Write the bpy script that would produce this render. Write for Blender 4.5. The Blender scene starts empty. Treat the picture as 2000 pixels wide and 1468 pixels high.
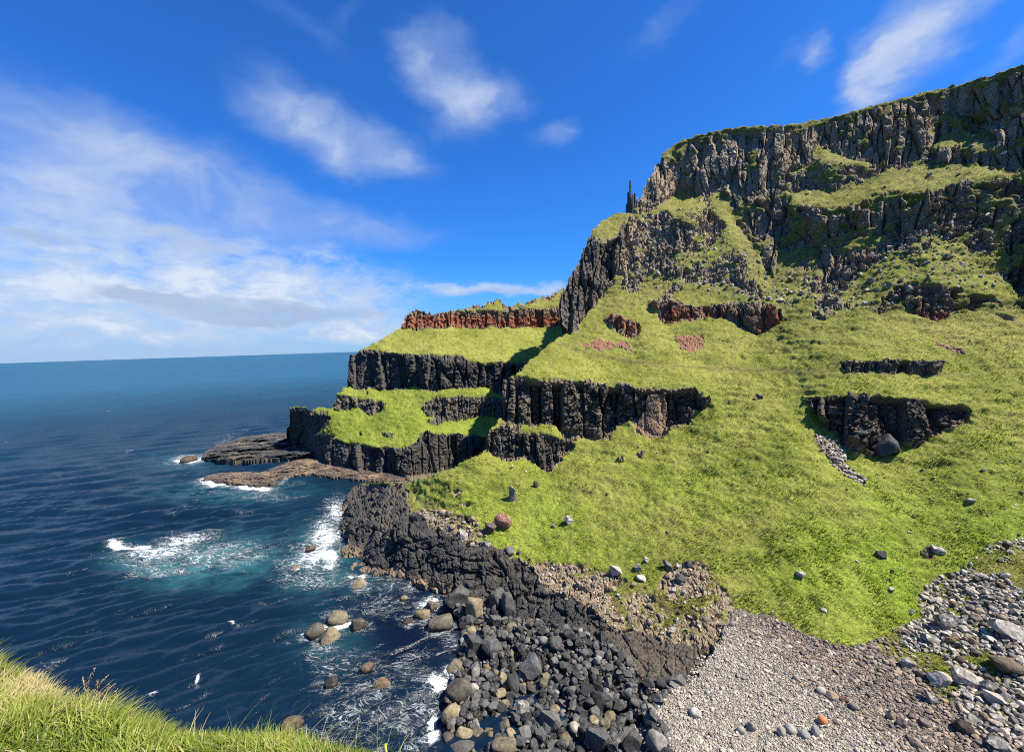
import bpy, math, random
import numpy as np
from mathutils import Matrix, Vector, Quaternion
random.seed(7); RNG = np.random.default_rng(7)
scene = bpy.context.scene
COL = scene.collection
H = 40.0                     # eye height above the sea
F = 839.0                    # focal length in photo pixels (2000 wide)
CX, CY = 1000.0, 734.0
PITCH, ROLL = math.radians(3.93), math.radians(1.83)
SUN_AZ, SUN_EL = math.radians(106), math.radians(54)   # azimuth clockwise from the view direction

# ------------------------------------------------------------------ camera
cp, sp = math.cos(PITCH), math.sin(PITCH)
fwd = np.array([0, cp, -sp]); right0 = np.array([1.0, 0, 0]); up0 = np.array([0, sp, cp])
cr, sr = math.cos(ROLL), math.sin(ROLL)
right = right0 * cr - up0 * sr
up = up0 * cr + right0 * sr
cam_d = bpy.data.cameras.new("camera"); cam = bpy.data.objects.new("camera", cam_d); COL.objects.link(cam)
cam.matrix_world = Matrix(((right[0], up[0], -fwd[0], 0), (right[1], up[1], -fwd[1], 0), (right[2], up[2], -fwd[2], H), (0, 0, 0, 1)))
cam_d.sensor_width = 36; cam_d.lens = 36 * F / 2000.0
cam_d.clip_start = 0.05; cam_d.clip_end = 80000
scene.camera = cam

def ray(U, V):
    """photo pixel -> direction scaled to unit horizontal length: (x, y, tan elevation)"""
    a = (np.asarray(U, float) - CX) / F; b = -(np.asarray(V, float) - CY) / F
    x = a * right[0] + b * up[0] + fwd[0]; y = a * right[1] + b * up[1] + fwd[1]; z = a * right[2] + b * up[2] + fwd[2]
    h = np.sqrt(x * x + y * y)
    return x / h, y / h, z / h
def at(U, V, R):
    x, y, t = ray(U, V)
    return np.stack([x * R, y * R, H + t * R], -1)
def on_plane(U, V, z=0.0):
    x, y, t = ray(U, V); R = (z - H) / np.minimum(t, -1e-4)
    return np.stack([x * R, y * R, np.zeros_like(R) + z], -1)
def project(P):
    d = P - np.array([0, 0, H]); f = d @ fwd
    return CX + F * (d @ right) / f, CY - F * (d @ up) / f

# ------------------------------------------------------------------ noise
def _h(ix, iy, iz, seed):
    x = (ix.astype(np.int64) * 374761393 + iy.astype(np.int64) * 668265263 + iz.astype(np.int64) * 2147483647 + seed * 1274126177) & 0xFFFFFFFF
    x = ((x ^ (x >> 13)) * 1274126177) & 0xFFFFFFFF
    x = ((x ^ (x >> 16)) * 2246822519) & 0xFFFFFFFF
    return (x ^ (x >> 15)) & 0xFFFFFF
def hashf(ix, iy, iz, seed=0):
    return _h(ix, iy, iz, seed).astype(np.float64) / 0xFFFFFF
def noise3(x, y, z, seed=0):
    """value noise, smooth, about -1..1"""
    ix, iy, iz = np.floor(x), np.floor(y), np.floor(z)
    fx, fy, fz = x - ix, y - iy, z - iz
    fx = fx * fx * fx * (fx * (fx * 6 - 15) + 10); fy = fy * fy * fy * (fy * (fy * 6 - 15) + 10); fz = fz * fz * fz * (fz * (fz * 6 - 15) + 10)
    ix, iy, iz = ix.astype(np.int64), iy.astype(np.int64), iz.astype(np.int64)
    r = 0
    for a in (0, 1):
        wa = fx if a else 1 - fx
        for b in (0, 1):
            wb = fy if b else 1 - fy
            for c in (0, 1):
                r = r + hashf(ix + a, iy + b, iz + c, seed) * wa * wb * (fz if c else 1 - fz)
    return r * 2 - 1
def fbm(x, y, z, octv=4, seed=0, gain=.5, lac=2.03):
    s, a, n = 0, 1.0, 0
    for o in range(octv):
        s = s + a * noise3(x, y, z, seed + o * 17); n += a; a *= gain
        x, y, z = x * lac + 13.7, y * lac + 5.1, z * lac + 9.3
    return s / n
def voronoi(x, y, z, seed=0, jit=.9):
    """distance to nearest and second nearest cell point, random value of the nearest cell"""
    ix, iy, iz = np.floor(x).astype(np.int64), np.floor(y).astype(np.int64), np.floor(z).astype(np.int64)
    d1 = np.full(x.shape, 9.0); d2 = d1.copy(); v = np.zeros(x.shape)
    for a in (-1, 0, 1):
        for b in (-1, 0, 1):
            for c in (-1, 0, 1):
                jx, jy, jz = ix + a, iy + b, iz + c
                px = jx + .5 + jit * (hashf(jx, jy, jz, seed) - .5) - x
                py = jy + .5 + jit * (hashf(jx, jy, jz, seed + 1) - .5) - y
                pz = jz + .5 + jit * (hashf(jx, jy, jz, seed + 2) - .5) - z
                d = np.sqrt(px * px + py * py + pz * pz)
                m = d < d1
                d2 = np.where(m, d1, np.minimum(d2, d)); d1 = np.where(m, d, d1)
                v = np.where(m, hashf(jx, jy, jz, seed + 3), v)
    return d1, d2, v
def sstep(a, b, x):
    t = np.clip((x - a) / (b - a), 0, 1); return t * t * (3 - 2 * t)

# ------------------------------------------------------------------ painting maps
def inpoly(poly, U, V):
    poly = np.asarray(poly, float); out = np.zeros(U.shape, bool)
    x1, y1 = poly.min(0); x2, y2 = poly.max(0)
    m = (U >= x1) & (U <= x2) & (V >= y1) & (V <= y2)
    u, v = U[m], V[m]; r = np.zeros(u.shape, bool)
    n = len(poly)
    for i in range(n):
        ax, ay = poly[i]; bx, by = poly[(i + 1) % n]
        if ay == by: continue
        c = ((ay > v) != (by > v)) & (u < (bx - ax) * (v - ay) / (by - ay) + ax)
        r ^= c
    out[m] = r
    return out
def blur(a, k, it=2):
    if k < 1: return a
    for _ in range(it):
        for ax in (0, 1):
            p = np.concatenate([np.repeat(np.take(a, [0], ax), k + 1, ax), a, np.repeat(np.take(a, [-1], ax), k, ax)], ax)
            c = np.cumsum(p, ax); n = a.shape[ax]
            a = (np.take(c, np.arange(2 * k + 1, 2 * k + 1 + n), ax) - np.take(c, np.arange(n), ax)) / (2 * k + 1)
    return a
def sample(M, u0, v0, st, U, V):
    """bilinear lookup of map M (origin u0,v0, step st)"""
    x = np.clip((np.asarray(U, float) - u0) / st, 0, M.shape[1] - 1.001); y = np.clip((np.asarray(V, float) - v0) / st, 0, M.shape[0] - 1.001)
    i, j = x.astype(int), y.astype(int); fx, fy = x - i, y - j
    return M[j, i] * (1 - fx) * (1 - fy) + M[j, i + 1] * fx * (1 - fy) + M[j + 1, i] * (1 - fx) * fy + M[j + 1, i + 1] * fx * fy

def solve_range(u0, u1, v0, v1, st, slopes, default, anchors, wh=.25, iters=700, init=120., flat=None):
    """range map: slopes say how steeply the ground climbs away from the eye; anchors fix known heights"""
    us = np.arange(u0, u1 + .1, st); vs = np.arange(v0, v1 + .1, st)
    U, V = np.meshgrid(us, vs)
    TH = default(U, V)
    for deg, poly in slopes: TH[inpoly(poly, U, V)] = deg
    TH = blur(TH, 1, 1)
    x, y, t = ray(U, V); e = np.arctan(t)
    tn = np.tan(np.radians(TH))
    g = (1 + t * t) / np.where(TH > 90, np.minimum(tn - t, -1.5), np.maximum(tn - t, .22))             # d ln r / d e
    de = e[:-1] - e[1:]
    G = .5 * (g[:-1] + g[1:]) * de                        # L[i] - L[i+1]
    wv = np.ones_like(G); Lh = np.zeros((U.shape[0], U.shape[1] - 1)); WH = np.full(Lh.shape, wh)
    if flat is not None:
        m = flat(U, V)
        lt = np.log(np.maximum(-t, .02)); m &= (t < -.05)
        mm = m[:, 1:] & m[:, :-1]
        Lh[mm] = -(lt[:, 1:] - lt[:, :-1])[mm]; WH[mm] = .6
    WA = np.zeros(U.shape); LA = np.zeros(U.shape)
    for w, z, pts in anchors:
        pts = np.asarray(pts, float); d = np.r_[0, np.cumsum(np.hypot(*np.diff(pts, axis=0).T))] if len(pts) > 1 else np.zeros(1)
        q = np.linspace(0, d[-1], max(1, int(d[-1] / st) * 2 + 1)); pu = np.interp(q, d, pts[:, 0]); pv = np.interp(q, d, pts[:, 1])
        zz = np.interp(q, d, z) if isinstance(z, (list, tuple)) else np.full(q.shape, float(z))
        _, _, pt = ray(pu, pv)
        i = np.clip(np.round((pv - v0) / st).astype(int), 0, len(vs) - 1); j = np.clip(np.round((pu - u0) / st).astype(int), 0, len(us) - 1)
        WA[i, j] = w; LA[i, j] = np.log(np.maximum((zz - H) / pt, 5.0))
    def A(L):
        r = WA * L
        dv = wv * (L[:-1] - L[1:]); r[:-1] += dv; r[1:] -= dv
        dh = WH * (L[:, 1:] - L[:, :-1]); r[:, 1:] += dh; r[:, :-1] -= dh
        return r
    b = WA * LA
    q = wv * G; b[:-1] += q; b[1:] -= q
    q = WH * Lh; b[:, 1:] += q; b[:, :-1] -= q
    D = WA.copy(); D[:-1] += wv; D[1:] += wv; D[:, 1:] += WH; D[:, :-1] += WH
    L = np.cumsum(np.r_[G, np.zeros((1, G.shape[1]))][::-1], 0)[::-1]
    L = L - L[WA > 0].mean() + LA[WA > 0].mean() if (WA > 0).any() else L + np.log(init)
    r = b - A(L); zc = r / D; p = zc.copy(); rz = (r * zc).sum()
    for k in range(iters):
        Ap = A(p); al = rz / (p * Ap).sum(); L = L + al * p; r = r - al * Ap
        zc = r / D; rn = (r * zc).sum()
        if rn < 1e-10: break
        p = zc + (rn / rz) * p; rz = rn
    return L, us, vs

# ------------------------------------------------------------------ mesh from arrays
def mesh_obj(name, verts, faces, mat=None, smooth=None, attrs=None, parent=None, mat2=None, mi=None):
    """faces: (n,k) int array"""
    me = bpy.data.meshes.new(name)
    verts = np.ascontiguousarray(verts, np.float32); faces = np.ascontiguousarray(faces, np.int32)
    n, k = faces.shape
    me.vertices.add(len(verts)); me.vertices.foreach_set("co", verts.ravel())
    me.loops.add(n * k); me.loops.foreach_set("vertex_index", faces.ravel())
    me.polygons.add(n); me.polygons.foreach_set("loop_start", np.arange(0, n * k, k, dtype=np.int32))
    if smooth is not None:
        s = np.full(n, bool(smooth)) if np.isscalar(smooth) else smooth
        me.polygons.foreach_set("use_smooth", s)
    if attrs:
        for an, arr in attrs.items():
            a = me.attributes.new(an, 'FLOAT_COLOR', 'POINT'); q = np.ones((len(verts), 4), np.float32); q[:, :arr.shape[1]] = arr
            a.data.foreach_set("color", q.ravel())
    me.update(calc_edges=True); me.validate()
    if mat: me.materials.append(mat)
    if mat2:
        me.materials.append(mat2); me.polygons.foreach_set("material_index", mi.astype(np.int32))
    ob = bpy.data.objects.new(name, me); COL.objects.link(ob)
    if parent: ob.parent = parent
    return ob
def tag(o, label=None, cat=None, group=None, kind=None):
    if label: o["label"] = label
    if cat: o["category"] = cat
    if group: o["group"] = group
    if kind: o["kind"] = kind
    return o

# ------------------------------------------------------------------ materials
class NT:
    def __init__(s, mat):
        s.t = mat.node_tree; s.n = s.t.nodes; s.l = s.t.links; s.n.clear()
    def node(s, kind, **kw):
        n = s.n.new(kind)
        ins = kw.pop('ins', {})
        for k, v in kw.items(): setattr(n, k, v)
        for k, v in ins.items(): s.put(n.inputs[k], v)
        return n
    def put(s, sock, v):
        if isinstance(v, bpy.types.NodeSocket): s.l.new(v, sock)
        elif v is not None:
            if sock.type == 'RGBA' and not hasattr(v, '__len__'): v = (v, v, v, 1)
            if sock.type == 'RGBA' and len(v) == 3: v = (*v, 1)
            sock.default_value = v
    def math(s, op, a, b=None, c=None, clamp=False):
        n = s.node('ShaderNodeMath', operation=op, use_clamp=clamp)
        for i, v in enumerate((a, b, c)):
            if v is not None: s.put(n.inputs[i], v)
        return n.outputs[0]
    def vmath(s, op, a, b=None, sc=None):
        n = s.node('ShaderNodeVectorMath', operation=op); s.put(n.inputs[0], a)
        if b is not None: s.put(n.inputs[1], b)
        if sc is not None: s.put(n.inputs['Scale'], sc)
        return n.outputs['Value'] if op in ('DOT_PRODUCT', 'LENGTH', 'DISTANCE') else n.outputs[0]
    def mix(s, f, a, b, blend='MIX'):
        n = s.node('ShaderNodeMix', data_type='RGBA', blend_type=blend); n.clamp_factor = True
        s.put(n.inputs[0], f); s.put(n.inputs[6], a); s.put(n.inputs[7], b)
        return n.outputs[2]
    def noise(s, vec, scale, detail=4, rough=.55, dist=0., out=0, lac=2.0):
        n = s.node('ShaderNodeTexNoise', ins={'Scale': scale, 'Detail': detail, 'Roughness': rough, 'Distortion': dist, 'Lacunarity': lac})
        if vec is not None: s.put(n.inputs['Vector'], vec)
        return n.outputs[out]
    def voro(s, vec, scale, feature='F1', out='Distance', rand=1.):
        n = s.node('ShaderNodeTexVoronoi', feature=feature, ins={'Scale': scale, 'Randomness': rand})
        s.put(n.inputs['Vector'], vec); return n.outputs[out]
    def ramp(s, f, stops, mode='LINEAR'):
        n = s.node('ShaderNodeValToRGB'); s.put(n.inputs[0], f); cr_ = n.color_ramp; cr_.interpolation = mode
        while len(cr_.elements) < len(stops): cr_.elements.new(.5)
        for e_, (p, c) in zip(cr_.elements, stops):
            e_.position = p; e_.color = (*c, 1) if hasattr(c, '__len__') else (c, c, c, 1)
        return n.outputs[0]
    def rng(s, v, a, b, c=0., d=1., smooth=True):
        n = s.node('ShaderNodeMapRange', interpolation_type='SMOOTHSTEP' if smooth else 'LINEAR')
        for i, q in enumerate((v, a, b, c, d)): s.put(n.inputs[i], q)
        return n.outputs[0]
    def attr(s, name):
        n = s.node('ShaderNodeAttribute', attribute_name=name); sp_ = s.node('ShaderNodeSeparateColor'); s.l.new(n.outputs['Color'], sp_.inputs[0])
        return sp_.outputs[0], sp_.outputs[1], sp_.outputs[2], n.outputs['Alpha']
    def bump(s, h, strength=1., dist=.1, normal=None):
        n = s.node('ShaderNodeBump', ins={'Height': h, 'Strength': strength, 'Distance': dist})
        if normal is not None: s.put(n.inputs['Normal'], normal)
        return n.outputs[0]
    def bsdf(s, col, rough=.9, normal=None, spec=.3, **ins):
        n = s.node('ShaderNodeBsdfPrincipled'); s.put(n.inputs['Base Color'], col); s.put(n.inputs['Roughness'], rough); s.put(n.inputs['Specular IOR Level'], spec)
        if normal is not None: s.put(n.inputs['Normal'], normal)
        for k, v in ins.items(): s.put(n.inputs[k.replace('_', ' ')], v)
        o = s.node('ShaderNodeOutputMaterial'); s.l.new(n.outputs[0], o.inputs[0]); return n
def new_mat(name):
    m = bpy.data.materials.new(name); m.use_nodes = True; return m, NT(m)

def terrain_material():
    m, t = new_mat("terrain")
    P = t.node('ShaderNodeNewGeometry').outputs['Position']
    rock, red, black, pale = t.attr('m1')
    gravel, dry, tone, lush = t.attr('m2')
    n_mid = t.noise(P, .9, 5, .6); n_fine = t.noise(P, 4.5, 4, .65); n_big = t.noise(P, .09, 3, .5)
    # grass
    st = t.node('ShaderNodeMapping', ins={'Vector': P, 'Scale': (1, 1, 2.6)}).outputs[0]
    n_tuft = t.noise(st, 2.2, 5, .7, .4)
    gmix = t.math('ADD', t.math('MULTIPLY_ADD', n_tuft, .50, t.math('MULTIPLY', n_big, .34)), t.math('MULTIPLY', t.noise(st, 7., 3, .7), .22))
    g = t.ramp(gmix, [(.32, (.065, .078, .012)), (.43, (.145, .168, .020)), (.52, (.225, .240, .034)), (.62, (.325, .315, .070)), (.76, (.42, .38, .15))])
    lushc = t.ramp(t.math('ADD', t.math('MULTIPLY', n_tuft, .7), t.math('MULTIPLY', t.noise(P, .32, 3, .6), .3)), [(.31, (.065, .095, .008)), (.43, (.135, .210, .012)), (.54, (.220, .310, .018)), (.68, (.33, .39, .055))])
    g = t.mix(lush, g, lushc)
    dryc = t.ramp(n_tuft, [(.28, (.045, .040, .015)), (.5, (.13, .11, .038)), (.72, (.25, .20, .085))])
    g = t.mix(t.math('MULTIPLY', dry, t.rng(n_mid, .3, .62)), g, dryc)
    # rock
    rk = t.ramp(t.math('MULTIPLY_ADD', n_fine, .6, t.math('MULTIPLY', n_mid, .4)), [(.3, (.022, .018, .014)), (.37, (.130, .090, .050)), (.49, (.285, .208, .122)), (.66, (.46, .37, .25))])
    bk = t.ramp(n_fine, [(.3, (.010, .010, .011)), (.44, (.034, .033, .032)), (.56, (.072, .070, .066)), (.74, (.14, .134, .124))])
    rk = t.mix(black, rk, bk)
    rd = t.ramp(n_fine, [(.3, (.06, .022, .014)), (.48, (.25, .085, .042)), (.68, (.50, .205, .105))])
    rk = t.mix(red, rk, rd)
    sp = t.rng(t.noise(P, 2.4, 6, .78, out=0), .53, .62)
    rk = t.mix(t.math('MULTIPLY', pale, sp), rk, (.62, .57, .48))
    # shingle
    cell = t.voro(P, 5.5, out='Color'); sepc = t.node('ShaderNodeSeparateColor', ins={0: cell}).outputs[0]
    gv = t.ramp(sepc, [(0., (.17, .152, .122)), (.5, (.31, .282, .232)), (1., (.47, .43, .36))])
    gvb = t.ramp(sepc, [(0., (.085, .066, .050)), (.5, (.19, .15, .115)), (1., (.32, .265, .21))])
    gv = t.mix(dry, gv, gvb)
    nm = t.math('SUBTRACT', n_fine, .5)
    fr = t.rng(t.math('MULTIPLY_ADD', nm, .7, rock), .42, .58)
    c = t.mix(fr, g, rk)
    c = t.mix(t.rng(t.math('MULTIPLY_ADD', nm, .5, gravel), .42, .56), c, gv)
    c = t.mix(1., c, tone, 'MULTIPLY') if False else c
    hgt = t.math('ADD', t.math('MULTIPLY', n_tuft, t.math('SUBTRACT', 1., fr)), t.math('MULTIPLY', t.noise(P, 3.2, 6, .7), t.math('MULTIPLY_ADD', fr, 1.1, .1)))
    hgt = t.math('SUBTRACT', hgt, t.math('MULTIPLY', gravel, t.voro(P, 5.5)))
    nb = t.bump(hgt, 1., .42)
    t.bsdf(c, t.math('MULTIPLY_ADD', black, -.18, .92), nb, .25)
    return m
MAT_TERRAIN = terrain_material()

# ================================================================== MAPS TRACED FROM THE PHOTOGRAPH
def zz(*p): return list(zip(p[0::2], p[1::2]))
SKY_B = zz(2000,125, 1960,138, 1925,150, 1880,161, 1850,166, 1790,184, 1765,190, 1700,207, 1660,219, 1625,228, 1590,234, 1550,242, 1490,246, 1440,247, 1405,252, 1375,258, 1355,263, 1340,270, 1322,277, 1310,286, 1296,296, 1287,310, 1277,320, 1275,332, 1267,345, 1265,352, 1256,366, 1250,378, 1243,392, 1238,404, 1225,411, 1207,414, 1190,421, 1175,430, 1160,446, 1150,462, 1144,482, 1132,502, 1124,518, 1112,537, 1103,552, 1097,562, 1094,582, 1095,615, 1102,636, 1112,646, 1118,648)
LEFT_B = zz(1118,648, 1090,659, 1075,668, 1060,680, 1048,692, 1030,707, 1006,734, 983,741, 980,752, 985,782, 984,805, 973,819, 962,832, 955,842, 949,858, 954,874, 931,888, 919,893, 889,908, 856,922, 820,934, 800,941, 783,947, 750,938, 715,942, 690,950, 676,966, 667,981, 655,1003, 647,1022, 660,1036, 678,1046, 678,1056, 668,1070, 658,1090, 658,1106, 672,1116, 724,1126, 760,1132, 796,1136, 850,1158, 876,1178, 905,1225, 895,1290, 880,1330, 872,1400, 866,1468, 858,1620)
MASK_B = zz(2260,1620, 2260,66, 2130,94) + SKY_B + LEFT_B
BEACH_UP = zz(658,1106, 870,1165, 960,1190, 1060,1200, 1180,1230, 1340,1215, 1440,1190, 1520,1215, 1575,1240, 1645,1262, 1730,1238, 1830,1184, 1900,1120, 2000,1065, 2260,1000)
BEACH = BEACH_UP + zz(2260,1620, 640,1620)

cliffs_B = {
 'near_band': zz(983,741, 1024,740, 1078,746, 1120,743, 1156,752, 1195,758, 1222,752, 1246,764, 1270,764, 1320,764, 1350,764, 1390,781, 1385,790, 1350,804, 1345,829, 1300,831, 1300,849, 1270,856, 1248,839, 1250,814, 1200,829, 1185,851, 1145,854, 1105,839, 1055,826, 1000,826, 985,822, 975,800, 975,745),
 'low_ledge': zz(950,839, 990,835, 1010,850, 1060,850, 1120,862, 1124,875, 1085,882, 1097,897, 1070,918, 1045,905, 1035,888, 1000,890, 945,880),
 'alcove': zz(1569,783, 1590,777, 1626,777, 1710,772, 1770,780, 1812,792, 1839,792, 1902,798, 1887,816, 1860,828, 1818,852, 1800,864, 1782,870, 1758,858, 1745,880, 1704,888, 1671,879, 1641,855, 1614,828, 1590,807),
 'slit': zz(1638,712, 1720,705, 1790,706, 1845,708, 1840,720, 1810,730, 1730,725, 1650,726),
 'spur': zz(1716,600, 1722,588, 1755,560, 1830,556, 1870,562, 1944,585, 1945,602, 1890,600, 1869,612, 1827,630, 1800,618, 1758,604, 1724,609),
 'seaface': zz(1090,570, 1120,517, 1147,463, 1168,476, 1204,468, 1222,426, 1232,420, 1212,480, 1205,520, 1180,570, 1144,615, 1118,650, 1095,640),
 'buttress': zz(1222,426, 1255,398, 1288,408, 1318,435, 1369,408, 1402,420, 1420,450, 1375,489, 1339,486, 1324,495, 1345,540, 1288,540, 1240,558, 1204,552, 1190,560, 1205,520, 1212,480),
 'columns': zz(1276,322, 1300,290, 1340,268, 1400,250, 1490,243, 1550,240, 1600,231, 1600,275, 1584,285, 1590,318, 1540,330, 1530,372, 1500,385, 1486,392, 1420,380, 1402,368, 1378,380, 1336,374, 1300,390, 1246,392, 1240,404, 1250,378, 1266,350),
 'crown': zz(1600,232, 1700,205, 1790,182, 1880,159, 1960,136, 2000,118, 2260,60, 2260,330, 2000,330, 1950,322, 1880,322, 1800,312, 1725,320, 1690,306, 1650,296, 1599,280),
 'mid': zz(1530,372, 1560,340, 1600,330, 1660,322, 1740,316, 1738,328, 1680,352, 1620,370, 1540,375),
 'second': zz(1486,392, 1500,376, 1545,404, 1620,410, 1692,386, 1755,376, 1830,377, 1890,353, 1950,362, 1980,350, 2260,330, 2260,470, 2000,455, 1974,500, 1935,445, 1905,413, 1836,394, 1800,437, 1758,458, 1710,458, 1668,449, 1641,443, 1634,482, 1613,553, 1606,480, 1575,467, 1539,480, 1515,500, 1515,550, 1500,552, 1488,500, 1440,440, 1424,380),
 'rib': zz(1435,500, 1452,505, 1485,560, 1482,578, 1440,552, 1430,520),
 'rubble1': zz(1640,450, 1755,458, 1750,490, 1700,520, 1660,545, 1650,570, 1612,560, 1630,500),
 'rubble2': zz(1815,400, 1850,392, 1900,412, 1935,445, 1935,470, 1850,466, 1830,440),
 'rubble3': zz(1880,470, 1944,460, 1950,520, 1920,530, 1890,510),
 'spurnose': zz(1760,525, 1790,497, 1812,492, 1810,512, 1790,530),
 'rightwall': zz(1978,348, 2010,335, 2260,330, 2260,700, 2060,660, 2000,615, 1984,590, 1970,520),
 'ledge_face': zz(640,1015, 700,1018, 760,1040, 850,1050, 900,1062, 950,1085, 990,1120, 1030,1160, 1050,1205, 1000,1212, 930,1195, 870,1170, 796,1140, 724,1130, 650,1118),
 'redband': zz(1255,592, 1310,592, 1350,597, 1425,600, 1480,597, 1525,607, 1530,625, 1500,635, 1480,650, 1450,635, 1430,622, 1390,618, 1350,622, 1330,618, 1305,632, 1290,622, 1280,602),
 'redknob': zz(1180,622, 1200,615, 1252,630, 1250,640, 1225,655, 1210,645),
}
grass_B = {   # ledges with grass inside the rocky part
 'sealedge': zz(1150,462, 1175,430, 1207,413, 1226,416, 1215,440, 1204,467, 1168,476),
 'saddle': zz(1290,404, 1336,376, 1370,380, 1372,404, 1320,430),
 'gully1': zz(1385,378, 1420,380, 1440,440, 1490,520, 1560,600, 1500,600, 1470,540, 1430,470, 1405,420),
 'gully2': zz(1515,490, 1600,480, 1610,550, 1600,600, 1530,590, 1512,552),
 'mound': zz(1815,296, 1830,270, 1860,256, 1920,257, 1945,268, 1948,300, 1900,298),
 'bigledge': zz(1668,366, 1740,332, 1809,314, 1950,324, 1984,345, 1920,350, 1884,355, 1830,374, 1740,374, 1680,398, 1620,407, 1545,398, 1545,377, 1620,372),
 'midpatch': zz(1584,318, 1600,286, 1650,300, 1725,322, 1660,324),
 'spurtop': zz(1800,500, 1815,480, 1880,475, 1890,512, 1925,532, 1960,540, 1985,590, 1944,583, 1870,560, 1830,553, 1755,556, 1740,575, 1780,530, 1812,512),
 'spurleft': zz(1660,550, 1700,522, 1780,500, 1760,540, 1715,590, 1640,600),
}
def slope_B(U, V):
    low = 37.0 + 0 * U
    hi = 56.0
    w = sstep(610, 540, V + .05 * (1500 - U)) * sstep(1000, 1120, U)
    return low + (hi - low) * w
LEDGE_TOP = zz(640,930, 800,940, 830,990, 940,1050, 1010,1095, 960,1080, 850,1050, 760,1040, 700,1018, 640,1015)
slopes_B = [(7., BEACH), (5.5, LEDGE_TOP)] + [(80 if k not in ('ledge_face', 'buttress', 'rubble1', 'rubble2', 'rubble3', 'rib', 'seaface') else {'ledge_face': 60, 'buttress': 54, 'seaface': 82}.get(k, 55), p) for k, p in cliffs_B.items()]
slopes_B += [(dg, cliffs_B[k]) for k, dg in dict(crown=63, columns=67, second=73, mid=67, near_band=97, alcove=99, slit=97, low_ledge=92).items()]
slopes_B += [(38, grass_B[k]) for k in grass_B]
slopes_B += [(26, grass_B['saddle']), (33, grass_B['bigledge']), (35, grass_B['mound'])]
slopes_B += [(33, zz(1000,1092, 1140,1108, 1320,1175, 1435,1190, 1340,1225, 1180,1235, 1080,1205, 1060,1150))]
anch_B = [(3., 0., zz(667,981, 647,1022, 660,1036)), (3., 0., zz(672,1113, 724,1124, 796,1134, 850,1156, 876,1176, 905,1225, 895,1290, 880,1330, 872,1400, 866,1468, 858,1620)),
          (.5, 0.8, zz(690,950, 720,945)), (.4, [2., 5.], zz(1080,1210, 1430,1205)), (.4, 4.2, zz(1520,1218, 1645,1265)), (.3, [4., 11.], zz(1800,1209, 2000,1060)),
          (.3, [.8, 2., 3.5], zz(1000,1400, 1300,1400, 1900,1430)), (.3, [.8, 2., 4.], zz(1000,1600, 1300,1600, 2200,1600))]
ST = 4.0
UB0, UB1, VB0, VB1 = 632., 2264., 8., 1624.
LB, usB, vsB = solve_range(UB0, UB1, VB0, VB1, ST, slopes_B, slope_B, anch_B, wh=.22, iters=900, flat=lambda U, V: inpoly(BEACH, U, V))
RB = np.exp(LB)

# far headland
SKY_A = zz(1126,566, 1100,562, 1088,567, 1076,576, 1060,578, 1040,586, 1020,592, 1016,590, 1013,584, 1009,592, 1000,597, 984,594, 979,586, 975,586, 972,579, 968,582, 964,588, 952,588, 944,593, 930,591, 916,596, 905,599, 890,603, 865,606, 845,614, 838,610, 830,605, 815,604, 800,609, 793,614, 787,628, 784,638)
LEFT_A = zz(784,638, 760,652, 730,668, 695,688, 684,692, 683,718, 680,744, 688,752, 670,757, 656,770, 652,790, 650,797, 630,795, 606,797, 596,793, 580,793, 565,794, 561,830, 556,868, 566,874, 600,882, 612,884, 613,896, 640,910, 680,922, 740,934, 800,952, 850,950, 900,930, 1126,900)
MASK_A = SKY_A + LEFT_A
cliffs_A = {
 'red': zz(784,639, 787,626, 793,612, 815,602, 835,608, 843,615, 870,609, 910,606, 960,609, 1000,606, 1060,604, 1140,600, 1140,640, 1100,636, 1000,636, 900,635, 840,635),
 'upper': zz(684,690, 760,692, 830,697, 870,703, 910,708, 960,710, 1020,712, 1140,712, 1140,768, 985,765, 950,756, 900,752, 870,755, 830,758, 760,758, 690,755, 680,745),
 'step1': zz(652,773, 675,776, 700,777, 720,780, 755,790, 740,803, 712,800, 700,795, 680,801, 655,798),
 'step2': zz(822,790, 850,778, 900,772, 985,785, 985,815, 940,812, 880,818, 845,810, 826,806),
 'lower': zz(613,850, 640,852, 660,860, 700,868, 750,875, 800,877, 815,865, 825,845, 860,847, 900,850, 940,855, 1140,850, 1140,890, 880,906, 830,924, 800,945, 760,928, 720,924, 680,918, 640,907, 610,894),
 'block': zz(558,802, 575,801, 600,804, 622,812, 640,800, 640,822, 615,848, 612,884, 556,872),
}
slopes_A = [({'upper': 95, 'lower': 88, 'red': 78}.get(k, 84), cliffs_A[k]) for k in cliffs_A]
slopes_A += [(20, zz(540,940, 610,896, 680,920, 760,930, 830,926, 1140,890, 1140,960, 540,960)), (14, zz(560,790, 650,790, 630,812, 600,803, 560,801))]
def slope_A(U, V): return np.where(V < 640, 44., np.where(V < 770, 33., 36.))
anch_A = [(3., 0., zz(556,870, 600,882)), (3., 0., zz(613,896, 640,909, 680,920, 740,932)), (1., .6, zz(800,946, 900,925, 1100,905))]
UA0, UA1, VA0, VA1 = 548., 1144., 512., 960.
LA_, usA, vsA = solve_range(UA0, UA1, VA0, VA1, 4., slopes_A, slope_A, anch_A, wh=.22, iters=700)
RA = np.exp(LA_)

def pB(u, v): return at(np.asarray(u, float), np.asarray(v, float), sample(RB, UB0, VB0, ST, u, v))
def pA(u, v): return at(np.asarray(u, float), np.asarray(v, float), sample(RA, UA0, VA0, 4., u, v))

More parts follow.
